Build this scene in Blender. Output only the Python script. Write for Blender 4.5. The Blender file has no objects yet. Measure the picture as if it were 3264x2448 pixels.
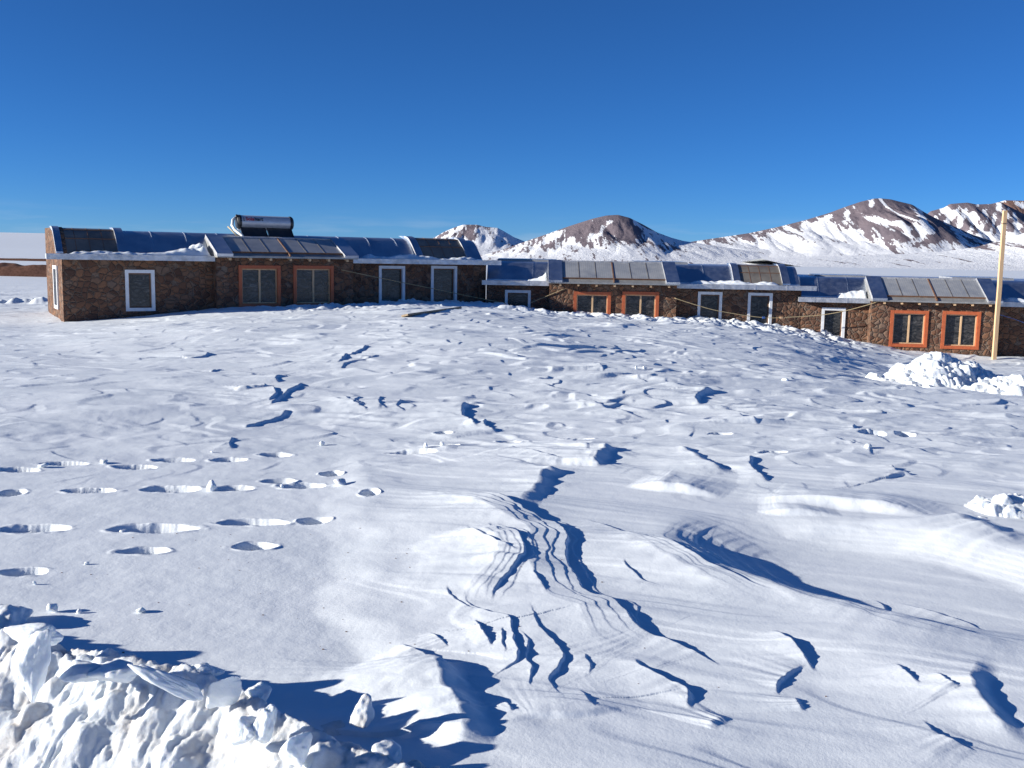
import bpy, bmesh, math, random
import numpy as np
from mathutils import Vector, Matrix, noise as mnoise

R = math.radians
col = bpy.context.scene.collection
scn = bpy.context.scene
random.seed(11)
rng = np.random.default_rng(5)

# ------------------------------------------------------------------ camera
F = 3150.0                      # focal length in photograph pixels (3264 wide)
TH, PH = R(7.3), 0.018          # pitch down, roll
EYE = np.array([0.0, 0.0, 2.0])
U0 = np.array([0, math.sin(TH), math.cos(TH)])
FW = np.array([0, math.cos(TH), -math.sin(TH)])
XW = np.array([1.0, 0, 0])
CR = math.cos(PH) * XW + math.sin(PH) * U0
CU = -math.sin(PH) * XW + math.cos(PH) * U0

def ray(px, py):
    return CR * ((px - 1632.0) / F) - CU * ((py - 1224.0) / F) + FW

cam = bpy.data.cameras.new("camera")
cam.sensor_fit = 'HORIZONTAL'
cam.sensor_width = 36.0
cam.lens = 36.0 * F / 3264.0
cam.clip_start = 0.1
cam.clip_end = 60000
camo = bpy.data.objects.new("camera", cam)
col.objects.link(camo)
camo.matrix_world = Matrix(((CR[0], CU[0], -FW[0], EYE[0]), (CR[1], CU[1], -FW[1], EYE[1]),
                            (CR[2], CU[2], -FW[2], EYE[2]), (0, 0, 0, 1)))
scn.camera = camo

# ------------------------------------------------------------------ light
ELEV, AZ = R(15.0), R(11.0)      # sun low on the left, slightly on the viewer's side
S = Vector((-math.cos(AZ) * math.cos(ELEV), -math.sin(AZ) * math.cos(ELEV), math.sin(ELEV)))
sl = bpy.data.lights.new("sun", 'SUN')
sl.energy = 5.0
sl.angle = R(0.5)
sl.color = (1.0, 0.96, 0.875)
so = bpy.data.objects.new("sun", sl)
col.objects.link(so)
so.rotation_euler = (-S).to_track_quat('-Z', 'Y').to_euler()

world = bpy.data.worlds.new("World")
scn.world = world
world.use_nodes = True
wn, wl = world.node_tree.nodes, world.node_tree.links
wn.clear()
wo = wn.new('ShaderNodeOutputWorld')
bg = wn.new('ShaderNodeBackground')
sky = wn.new('ShaderNodeTexSky')
sky.sky_type = 'NISHITA'
sky.sun_disc = False
sky.sun_elevation = ELEV
sky.sun_rotation = math.atan2(S.x, S.y)
sky.altitude = 4200
sky.air_density = 1.0
sky.dust_density = 0.0
sky.ozone_density = 8.7
bg.inputs['Strength'].default_value = 0.075
hs = wn.new('ShaderNodeHueSaturation')
hs.inputs['Saturation'].default_value = 1.02
wl.new(sky.outputs[0], hs.inputs['Color'])
# thin high cloud low over the horizon
tc = wn.new('ShaderNodeTexCoord')
mp = wn.new('ShaderNodeMapping')
mp.inputs['Scale'].default_value = (6, 6, 60)
wl.new(tc.outputs['Generated'], mp.inputs['Vector'])
cn = wn.new('ShaderNodeTexNoise')
cn.inputs['Scale'].default_value = 1.6
cn.inputs['Detail'].default_value = 5
wl.new(mp.outputs[0], cn.inputs['Vector'])
cr = wn.new('ShaderNodeMapRange')
cr.inputs[1].default_value = 0.50
cr.inputs[2].default_value = 0.72
wl.new(cn.outputs[0], cr.inputs[0])
sx = wn.new('ShaderNodeSeparateXYZ')
wl.new(tc.outputs['Generated'], sx.inputs[0])
b1 = wn.new('ShaderNodeMapRange')
b1.inputs[1].default_value = 0.045
b1.inputs[2].default_value = 0.02
wl.new(sx.outputs[2], b1.inputs[0])
mu = wn.new('ShaderNodeMath')
mu.operation = 'MULTIPLY'
wl.new(cr.outputs[0], mu.inputs[0])
wl.new(b1.outputs[0], mu.inputs[1])
mu2 = wn.new('ShaderNodeMath')
mu2.operation = 'MULTIPLY'
mu2.inputs[1].default_value = 0.20
wl.new(mu.outputs[0], mu2.inputs[0])
mx = wn.new('ShaderNodeMixRGB')
mx.inputs['Color2'].default_value = (5.5, 6.0, 6.8, 1)
wl.new(mu2.outputs[0], mx.inputs['Fac'])
wl.new(hs.outputs[0], mx.inputs['Color1'])
wl.new(mx.outputs[0], bg.inputs['Color'])
wl.new(bg.outputs[0], wo.inputs['Surface'])
vs = scn.view_settings
vs.view_transform = 'Standard'
vs.look = 'None'
vs.exposure = 0.70
vs.gamma = 1.0
scn.cycles.max_bounces = 6
scn.cycles.use_denoising = True

# ------------------------------------------------------------------ numpy noise
PERM = np.concatenate([rng.permutation(256)] * 3).astype(np.int32)
ANG = rng.random(256) * 2 * np.pi
GX, GY = np.cos(ANG), np.sin(ANG)

def pn(x, y, seed=0):
    x = np.asarray(x, float) + seed * 17.31
    y = np.asarray(y, float) + seed * 9.77
    xi = np.floor(x).astype(np.int64)
    yi = np.floor(y).astype(np.int64)
    xf, yf = x - xi, y - yi
    xi &= 255
    yi &= 255
    u = xf * xf * xf * (xf * (xf * 6 - 15) + 10)
    v = yf * yf * yf * (yf * (yf * 6 - 15) + 10)
    def g(a, b, dx, dy):
        k = PERM[(PERM[a & 255] + b) & 255]
        return GX[k] * dx + GY[k] * dy
    n00 = g(xi, yi, xf, yf)
    n10 = g(xi + 1, yi, xf - 1, yf)
    n01 = g(xi, yi + 1, xf, yf - 1)
    n11 = g(xi + 1, yi + 1, xf - 1, yf - 1)
    a = n00 + u * (n10 - n00)
    b = n01 + u * (n11 - n01)
    return 1.5 * (a + v * (b - a))

def fbm(x, y, o=4, seed=0, gain=0.5):
    t, a, s = 0, 1.0, 0
    for i in range(o):
        t = t + a * pn(x * 2 ** i, y * 2 ** i, seed + i)
        s += a
        a *= gain
    return t / s

def sst(a, b, x):
    t = np.clip((x - a) / (b - a), 0, 1)
    return t * t * (3 - 2 * t)

# ------------------------------------------------------------------ mesh helpers
def link(name, me, m, parent=None, smooth=False):
    o = bpy.data.objects.new(name, me)
    col.objects.link(o)
    if m is not None:
        me.materials.append(m)
    if parent is not None:
        o.parent = parent
    if smooth:
        me.polygons.foreach_set('use_smooth', np.ones(len(me.polygons), dtype=bool))
    return o

def tag(o, label=None, cat=None, group=None, kind=None):
    if label: o['label'] = label
    if cat: o['category'] = cat
    if group: o['group'] = group
    if kind: o['kind'] = kind
    return o

def grid(name, P, m, smooth=True, wrap=False, parent=None):
    nr, nc = P.shape[:2]
    me = bpy.data.meshes.new(name)
    me.vertices.add(nr * nc)
    me.vertices.foreach_set('co', P.reshape(-1).astype(np.float32))
    idx = np.arange(nr * nc).reshape(nr, nc)
    if wrap:
        idx = np.concatenate([idx, idx[:, :1]], 1)
    q = np.stack([idx[:-1, :-1], idx[:-1, 1:], idx[1:, 1:], idx[1:, :-1]], -1).reshape(-1, 4)
    n = len(q)
    me.loops.add(n * 4)
    me.loops.foreach_set('vertex_index', q.reshape(-1).astype(np.int32))
    me.polygons.add(n)
    me.polygons.foreach_set('loop_start', (np.arange(n) * 4).astype(np.int32))
    me.polygons.foreach_set('loop_total', np.full(n, 4, np.int32))
    me.update(calc_edges=True)
    return link(name, me, m, parent, smooth)

class MB:
    """collects shapes of one part"""
    def __init__(self):
        self.bm = bmesh.new()
    def box(self, a, b):
        x0, y0, z0 = a
        x1, y1, z1 = b
        v = [self.bm.verts.new(p) for p in ((x0, y0, z0), (x1, y0, z0), (x1, y1, z0), (x0, y1, z0),
                                            (x0, y0, z1), (x1, y0, z1), (x1, y1, z1), (x0, y1, z1))]
        for f in ((0, 3, 2, 1), (4, 5, 6, 7), (0, 1, 5, 4), (1, 2, 6, 5), (2, 3, 7, 6), (3, 0, 4, 7)):
            self.bm.faces.new([v[i] for i in f])
        return self
    def extr(self, prof, u0, u1, axis=0):
        """closed solid: polygon prof of (v,z) pushed along u"""
        A = [self.bm.verts.new((u0, p[0], p[1])) for p in prof]
        B = [self.bm.verts.new((u1, p[0], p[1])) for p in prof]
        n = len(prof)
        for i in range(n):
            j = (i + 1) % n
            self.bm.faces.new((A[i], A[j], B[j], B[i]))
        self.bm.faces.new(A[::-1])
        self.bm.faces.new(B)
        return self
    def quad(self, *p):
        self.bm.faces.new([self.bm.verts.new(q) for q in p])
        return self
    def tube(self, pts, r, seg=8, caps=True):
        pts = [Vector(p) for p in pts]
        rr = r if isinstance(r, (list, tuple)) else [r] * len(pts)
        rings = []
        for i, p in enumerate(pts):
            d = (pts[min(i + 1, len(pts) - 1)] - pts[max(i - 1, 0)]).normalized()
            up = Vector((0, 0, 1)) if abs(d.z) < .95 else Vector((1, 0, 0))
            a = d.cross(up).normalized()
            b = d.cross(a).normalized()
            rings.append([self.bm.verts.new(p + (a * math.cos(2 * math.pi * k / seg) + b * math.sin(2 * math.pi * k / seg)) * rr[i]) for k in range(seg)])
        for A, B in zip(rings, rings[1:]):
            for k in range(seg):
                self.bm.faces.new((A[k], A[(k + 1) % seg], B[(k + 1) % seg], B[k]))
        if caps:
            self.bm.faces.new(rings[0][::-1])
            self.bm.faces.new(rings[-1])
        return self
    def build(self, name, m, parent=None, smooth=False, bevel=0):
        bmesh.ops.recalc_face_normals(self.bm, faces=self.bm.faces[:])
        if bevel:
            bmesh.ops.bevel(self.bm, geom=self.bm.edges[:], offset=bevel, segments=2, affect='EDGES', clamp_overlap=True)
        me = bpy.data.meshes.new(name)
        self.bm.to_mesh(me)
        self.bm.free()
        return link(name, me, m, parent, smooth)

# ------------------------------------------------------------------ materials
def mat(name, base, rough=0.7, metal=0.0, spec=0.5, fn=None):
    m = bpy.data.materials.new(name)
    m.use_nodes = True
    nt = m.node_tree
    b = nt.nodes['Principled BSDF']
    b.inputs['Base Color'].default_value = (*base, 1)
    b.inputs['Roughness'].default_value = rough
    b.inputs['Metallic'].default_value = metal
    b.inputs['Specular IOR Level'].default_value = spec
    if fn:
        fn(nt, b)
    return m

def N(nt, t, **kw):
    n = nt.nodes.new(t)
    for k, v in kw.items():
        if k in n.inputs:
            n.inputs[k].default_value = v
        else:
            setattr(n, k, v)
    return n

def coords(nt, scale=(1, 1, 1)):
    t = N(nt, 'ShaderNodeTexCoord')
    m = N(nt, 'ShaderNodeMapping')
    m.inputs['Scale'].default_value = scale
    nt.links.new(t.outputs['Object'], m.inputs['Vector'])
    return m.outputs[0]

def ramp(nt, src, stops):
    r = N(nt, 'ShaderNodeValToRGB')
    e = r.color_ramp.elements
    while len(e) < len(stops):
        e.new(0.5)
    for k, (p, c) in enumerate(stops):
        e[k].position = p
        e[k].color = (*c, 1) if len(c) == 3 else c
    nt.links.new(src, r.inputs[0])
    return r.outputs[0]

def tex(nt, vec, scale, detail=3, rough=.5, dist=0):
    n = N(nt, 'ShaderNodeTexNoise')
    n.inputs['Scale'].default_value = scale
    n.inputs['Detail'].default_value = detail
    n.inputs['Roughness'].default_value = rough
    n.inputs['Distortion'].default_value = dist
    nt.links.new(vec, n.inputs['Vector'])
    return n.outputs[0]

def bump(nt, b, src, strength, dist, prev=None):
    n = N(nt, 'ShaderNodeBump')
    n.inputs['Strength'].default_value = strength
    n.inputs['Distance'].default_value = dist
    nt.links.new(src, n.inputs['Height'])
    if prev is not None:
        nt.links.new(prev, n.inputs['Normal'])
    nt.links.new(n.outputs[0], b.inputs['Normal'])
    return n.outputs[0]

def mixc(nt, fac, a, b):
    n = N(nt, 'ShaderNodeMixRGB')
    for s, v in ((0, fac), (1, a), (2, b)):
        if isinstance(v, (int, float)):
            n.inputs[s].default_value = v
        elif isinstance(v, tuple):
            n.inputs[s].default_value = (*v, 1)
        else:
            nt.links.new(v, n.inputs[s])
    return n.outputs[0]

def snow_fn(fine=1.0, dirt=0.0, k=1.0):
    def fn(nt, b):
        v = coords(nt)
        g = tex(nt, v, 55, 4, .65)
        g2 = tex(nt, v, 9, 5, .6)
        p = bump(nt, b, g2, .16 * fine, .02)
        bump(nt, b, g, .25 * fine, .006, p)
        c = ramp(nt, tex(nt, v, .7, 5, .6), [(.3, (.78 * k, .82 * k, .845 * k)), (.7, (.85 * k, .88 * k, .90 * k))])
        if dirt:
            d = tex(nt, v, 2.6, 6, .7, .6)
            f = ramp(nt, d, [(.46, (0, 0, 0)), (.70, (dirt, dirt, dirt))])
            c = mixc(nt, f, c, (.42, .30, .19))
            d2 = tex(nt, v, 14, 4, .6)
            f2 = ramp(nt, d2, [(.68, (0, 0, 0)), (.74, (dirt * .9,) * 3)])
            c = mixc(nt, f2, c, (.22, .15, .09))
        nt.links.new(c, b.inputs['Base Color'])
    return fn

M_snow = mat('snow', (.85, .86, .88), .6, spec=.25, fn=snow_fn())
M_chunk = mat('packed_snow', (.87, .88, .9), .55, spec=.3, fn=snow_fn(1.5, 0, .93))
M_dirty = mat('ploughed_snow', (.87, .88, .9), .6, spec=.25, fn=snow_fn(2.0, .6, .86))
for m_ in (M_chunk, M_dirty):
    b_ = m_.node_tree.nodes['Principled BSDF']
    b_.inputs['Subsurface Weight'].default_value = .35
    b_.inputs['Subsurface Radius'].default_value = (.05, .06, .08)
    b_.inputs['Subsurface Scale'].default_value = .4

def stone_fn(nt, b):
    t = N(nt, 'ShaderNodeTexCoord')
    w = N(nt, 'ShaderNodeTexNoise')
    w.inputs['Scale'].default_value = 3.0
    w.inputs['Detail'].default_value = 3
    nt.links.new(t.outputs['Object'], w.inputs['Vector'])
    ad = N(nt, 'ShaderNodeMixRGB', blend_type='LINEAR_LIGHT')
    ad.inputs[0].default_value = .07
    nt.links.new(t.outputs['Object'], ad.inputs[1])
    nt.links.new(w.outputs['Color'], ad.inputs[2])
    mp_ = N(nt, 'ShaderNodeMapping')
    mp_.inputs['Scale'].default_value = (5.3, 5.3, 6.4)
    nt.links.new(ad.outputs[0], mp_.inputs['Vector'])
    vo = N(nt, 'ShaderNodeTexVoronoi', feature='DISTANCE_TO_EDGE')
    vo.inputs['Scale'].default_value = 1
    vc = N(nt, 'ShaderNodeTexVoronoi', feature='F1')
    vc.inputs['Scale'].default_value = 1
    nt.links.new(mp_.outputs[0], vo.inputs['Vector'])
    nt.links.new(mp_.outputs[0], vc.inputs['Vector'])
    sp = N(nt, 'ShaderNodeSeparateColor')
    nt.links.new(vc.outputs['Color'], sp.inputs[0])
    c = ramp(nt, sp.outputs[0], [(0, (.095, .052, .038)), (.35, (.165, .083, .052)), (.7, (.26, .13, .072)), (1, (.20, .14, .105))])
    fine = tex(nt, t.outputs['Object'], 22, 5, .65)
    c = mixc(nt, ramp(nt, fine, [(.3, (.38,) * 3), (.7, (0,) * 3)]), c, (.10, .06, .045))
    joint = ramp(nt, vo.outputs[0], [(.01, (.8,) * 3), (.07, (0, 0, 0))])
    c = mixc(nt, joint, c, (.185, .15, .12))
    nt.links.new(c, b.inputs['Base Color'])
    hgt = ramp(nt, vo.outputs[0], [(.0, (0, 0, 0)), (.10, (.8,) * 3), (.3, (1,) * 3)])
    p = bump(nt, b, hgt, .9, .05)
    bump(nt, b, fine, .6, .02, p)

M_stone = mat('rubble_stone', (.25, .13, .07), .9, spec=.2, fn=stone_fn)

def metal_fn(nt, b):
    v = coords(nt, (1.2, 1.2, 1.2))
    n = tex(nt, v, 2.2, 4, .55)
    bump(nt, b, n, .08, .03)
    r = N(nt, 'ShaderNodeMapRange')
    r.inputs[3].default_value = .24
    r.inputs[4].default_value = .52
    nt.links.new(tex(nt, v, 5, 4), r.inputs[0])
    nt.links.new(r.outputs[0], b.inputs['Roughness'])
    c = ramp(nt, tex(nt, v, 1.1, 4), [(.38, (.52, .58, .68)), (.62, (.74, .78, .84))])
    nt.links.new(c, b.inputs['Base Color'])
M_metal = mat('zinc_sheet', (.6, .62, .66), .22, 1.0, fn=metal_fn)

def galv_fn(nt, b):
    v = coords(nt)
    n = tex(nt, v, 7, 5, .6)
    bump(nt, b, n, .7, .03)
    c = ramp(nt, tex(nt, v, 3.5, 5, .65), [(.35, (.42, .43, .45)), (.65, (.68, .68, .70))])
    nt.links.new(c, b.inputs['Base Color'])
def paint_fn_(c1, c2):
    def fn(nt, b):
        v = coords(nt)
        c = ramp(nt, tex(nt, v, 5, 5, .65), [(.3, c1), (.65, c2)])
        nt.links.new(c, b.inputs['Base Color'])
        bump(nt, b, tex(nt, v, 12, 3), .3, .01)
    return fn
M_gutter = mat('galvanised_gutter', (.75, .76, .8), .38, .55, fn=galv_fn)
M_sill = mat('dull_flashing', (.4, .4, .4), .5, .4, fn=paint_fn_((.26, .26, .25), (.38, .375, .36)))
M_edge = mat('bright_flashing', (.8, .8, .82), .4, .4, fn=galv_fn)

def poly_fn(c1, c2):
    def fn(nt, b):
        v = coords(nt, (1, 1, 1))
        a = tex(nt, v, 2.0, 4, .6)
        c = ramp(nt, a, [(.3, c1), (.7, c2)])
        w = N(nt, 'ShaderNodeTexWave', wave_type='BANDS', bands_direction='X')
        w.inputs['Scale'].default_value = 4.5
        w.inputs['Distortion'].default_value = .5
        nt.links.new(v, w.inputs['Vector'])
        c = mixc(nt, ramp(nt, w.outputs[1], [(.85, (0,) * 3), (1, (.3,) * 3)]), c, (.16, .13, .10))
        nt.links.new(c, b.inputs['Base Color'])
        bump(nt, b, a, .3, .02)
    return fn
M_poly = mat('brown_polycarbonate', (.07, .06, .05), .32, fn=poly_fn((.12, .11, .10), (.21, .19, .165)))
M_pane_roof = mat('dusty_roof_glass', (.12, .13, .15), .2, fn=poly_fn((.23, .245, .275), (.36, .365, .37)))

def film_fn(nt, b):
    v = coords(nt, (1.0, 1.0, 2.2))
    a = tex(nt, v, 2.6, 5, .65, 2.2)
    c = ramp(nt, a, [(.42, (.012, .013, .014)), (.62, (.07, .068, .065)), (.78, (.20, .195, .185))])
    nt.links.new(c, b.inputs['Base Color'])
    bump(nt, b, a, .12, .03)
M_film = mat('window_film', (.04, .04, .045), .22, fn=film_fn)

def paint_fn(c1, c2):
    def fn(nt, b):
        v = coords(nt)
        c = ramp(nt, tex(nt, v, 7, 5, .6), [(.3, c1), (.65, c2)])
        nt.links.new(c, b.inputs['Base Color'])
        bump(nt, b, tex(nt, v, 30, 3), .2, .01)
    return fn
M_white = mat('white_paint', (.8, .8, .8), .55, fn=paint_fn((.70, .71, .72), (.82, .82, .82)))
M_orange = mat('orange_paint', (.55, .13, .03), .55, fn=paint_fn((.40, .092, .034), (.51, .125, .042)))
M_rust = mat('brown_strip', (.16, .08, .045), .7, fn=paint_fn((.12, .06, .035), (.2, .1, .055)))

def wood_fn(c1, c2, sc):
    def fn(nt, b):
        v = coords(nt, sc)
        c = ramp(nt, tex(nt, v, 5, 5, .6, .5), [(.3, c1), (.7, c2)])
        nt.links.new(c, b.inputs['Base Color'])
        bump(nt, b, tex(nt, v, 16, 4), .3, .01)
    return fn
M_wood = mat('sawn_pine', (.6, .36, .15), .7, fn=wood_fn((.56, .35, .18), (.74, .51, .30), (4, 4, .4)))
M_plank = mat('weathered_plank', (.35, .25, .15), .8, fn=wood_fn((.26, .19, .12), (.42, .31, .20), (.5, 4, 4)))
M_black = mat('black_collector', (.02, .02, .022), .3, fn=paint_fn((.015, .015, .017), (.03, .03, .032)))
M_tank = mat('tank_cladding', (.42, .43, .46), .38, .35, fn=paint_fn((.50, .51, .54), (.60, .61, .64)))
M_cap = mat('black_plastic', (.02, .022, .025), .4, fn=paint_fn((.016, .018, .02), (.03, .032, .035)))
M_pipe = mat('white_lagging', (.75, .75, .7), .6, fn=paint_fn((.66, .66, .6), (.8, .8, .76)))
M_red = mat('red_lettering', (.45, .02, .02), .5, fn=paint_fn((.42, .018, .02), (.5, .025, .025)))
M_ink = mat('black_lettering', (.012, .012, .012), .5, fn=paint_fn((.01, .01, .01), (.02, .02, .02)))
M_rope = mat('pale_rope', (.42, .33, .18), .8, fn=paint_fn((.36, .27, .14), (.48, .38, .22)))
M_blue = mat('blue_rope', (.05, .12, .35), .7, fn=paint_fn((.04, .10, .3), (.06, .14, .4)))
M_earth = mat('bare_earth', (.14, .07, .05), .95, spec=.1, fn=paint_fn((.09, .045, .03), (.17, .085, .06)))

# ------------------------------------------------------------------ houses: where they stand
class House:
    def __init__(self, O, alpha):
        self.O = np.array(O, float)
        self.a = alpha
        self.d = np.array([math.cos(alpha), math.sin(alpha)])
        self.b = np.array([-math.sin(alpha), math.cos(alpha)])
    def uz(self, px, py, v=0.0):
        """a point of the photograph on this house's plane at depth v -> (u, z)"""
        r = ray(px, py)
        den = r[:2] @ self.b
        t = ((self.O - EYE[:2]) @ self.b + v) / den
        p = EYE + r * t
        return (p[:2] - self.O) @ self.d, p[2]
    def w(self, u, v, z):
        p = self.O + self.d * u + self.b * v
        return Vector((p[0], p[1], z))

def at_depth(px, py, Y):
    r = ray(px, py)
    return EYE + r * (Y / r[1])

p1 = at_depth(203, 1000, 28.0)
H1 = House(p1[:2], R(31))
p2 = at_depth(1548, 950, 34.5)
H2 = House(p2[:2], R(-1))
u2e = H2.uz(2552, 980)[0]
p3 = H2.w(u2e, 0, 0)
H3 = House((p3.x, p3.y), R(-9.5))

# ------------------------------------------------------------------ ground
_a = [-3, -.6, -.453, -.30, -.16, -.10, -.03, .04, .167, .24, .295, .36, .43, .49, .6, 3]
_z = [-.3, -.1, -.02, .25, .33, .42, .41, .27, .0, -.14, -.30, -.72, -.92, -1.03, -1.1, -1.2]
PA = np.linspace(-3, 3, 1201)
PZ = np.interp(PA, _a, _z)
_k = np.hanning(33)
PZ = np.convolve(np.pad(PZ, 16, mode='edge'), _k / _k.sum(), 'valid')
LR = np.log(np.array([1, 45, 60, 100, 400, 1500, 3000, 14000.]))
FL = [0, 0, .3, .6, 2.2, 22, 24, 24]
FR = [0, -.6, -1.3, -1.6, -3.0, -7, -11, -22]

def base_z(X, Y):
    X = np.asarray(X, float)
    Y = np.asarray(Y, float)
    r = np.hypot(X, Y)
    az = np.where(Y > .3, X / np.maximum(Y, .3), np.where(X > 0, 3, -3) * 1.0)
    prof = np.interp(az, PA, PZ)
    wY = sst(12, 31, r)
    z = prof * wY
    lf = 1 - sst(-.42, -.12, az)
    lr = np.log(np.maximum(r, 1))
    far = np.interp(lr, LR, FL) * lf + np.interp(lr, LR, FR) * (1 - lf)
    k = sst(38, 75, r)
    return z * (1 - k) + far * k

def ground(px, py):
    """a point of the photograph on the snow"""
    r = ray(px, py)
    z = 0.0
    for _ in range(6):
        t = (z - EYE[2]) / r[2]
        p = EYE + r * t
        z = float(base_z(p[0], p[1]))
    return p

ZT = {'B': (1.75, 900, 1500), 'C': (1.75, 2000, 1500), 'D4': (2.011, 0, 960), 'D5': (2.011, 1000, 940),
      'D6': (1.9003, 2100, 1000), 'E7': (1.8433, 0, 1400), 'P': (1, 0, 0)}

def trace(zm, pts):
    s, ox, oy = ZT[zm]
    g = [ground(ox + x / s, oy + y / s)[:2] for x, y in pts]
    # Catmull-Rom through the points
    out = []
    n = len(g)
    for i in range(n - 1):
        p0, p1_, p2_, p3_ = g[max(i - 1, 0)], g[i], g[i + 1], g[min(i + 2, n - 1)]
        for t in np.linspace(0, 1, 5, endpoint=False):
            out.append(.5 * ((2 * p1_) + (-p0 + p2_) * t + (2 * p0 - 5 * p1_ + 4 * p2_ - p3_) * t * t + (-p0 + 3 * p1_ - 3 * p2_ + p3_) * t ** 3))
    out.append(g[-1])
    return np.array(out)

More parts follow.
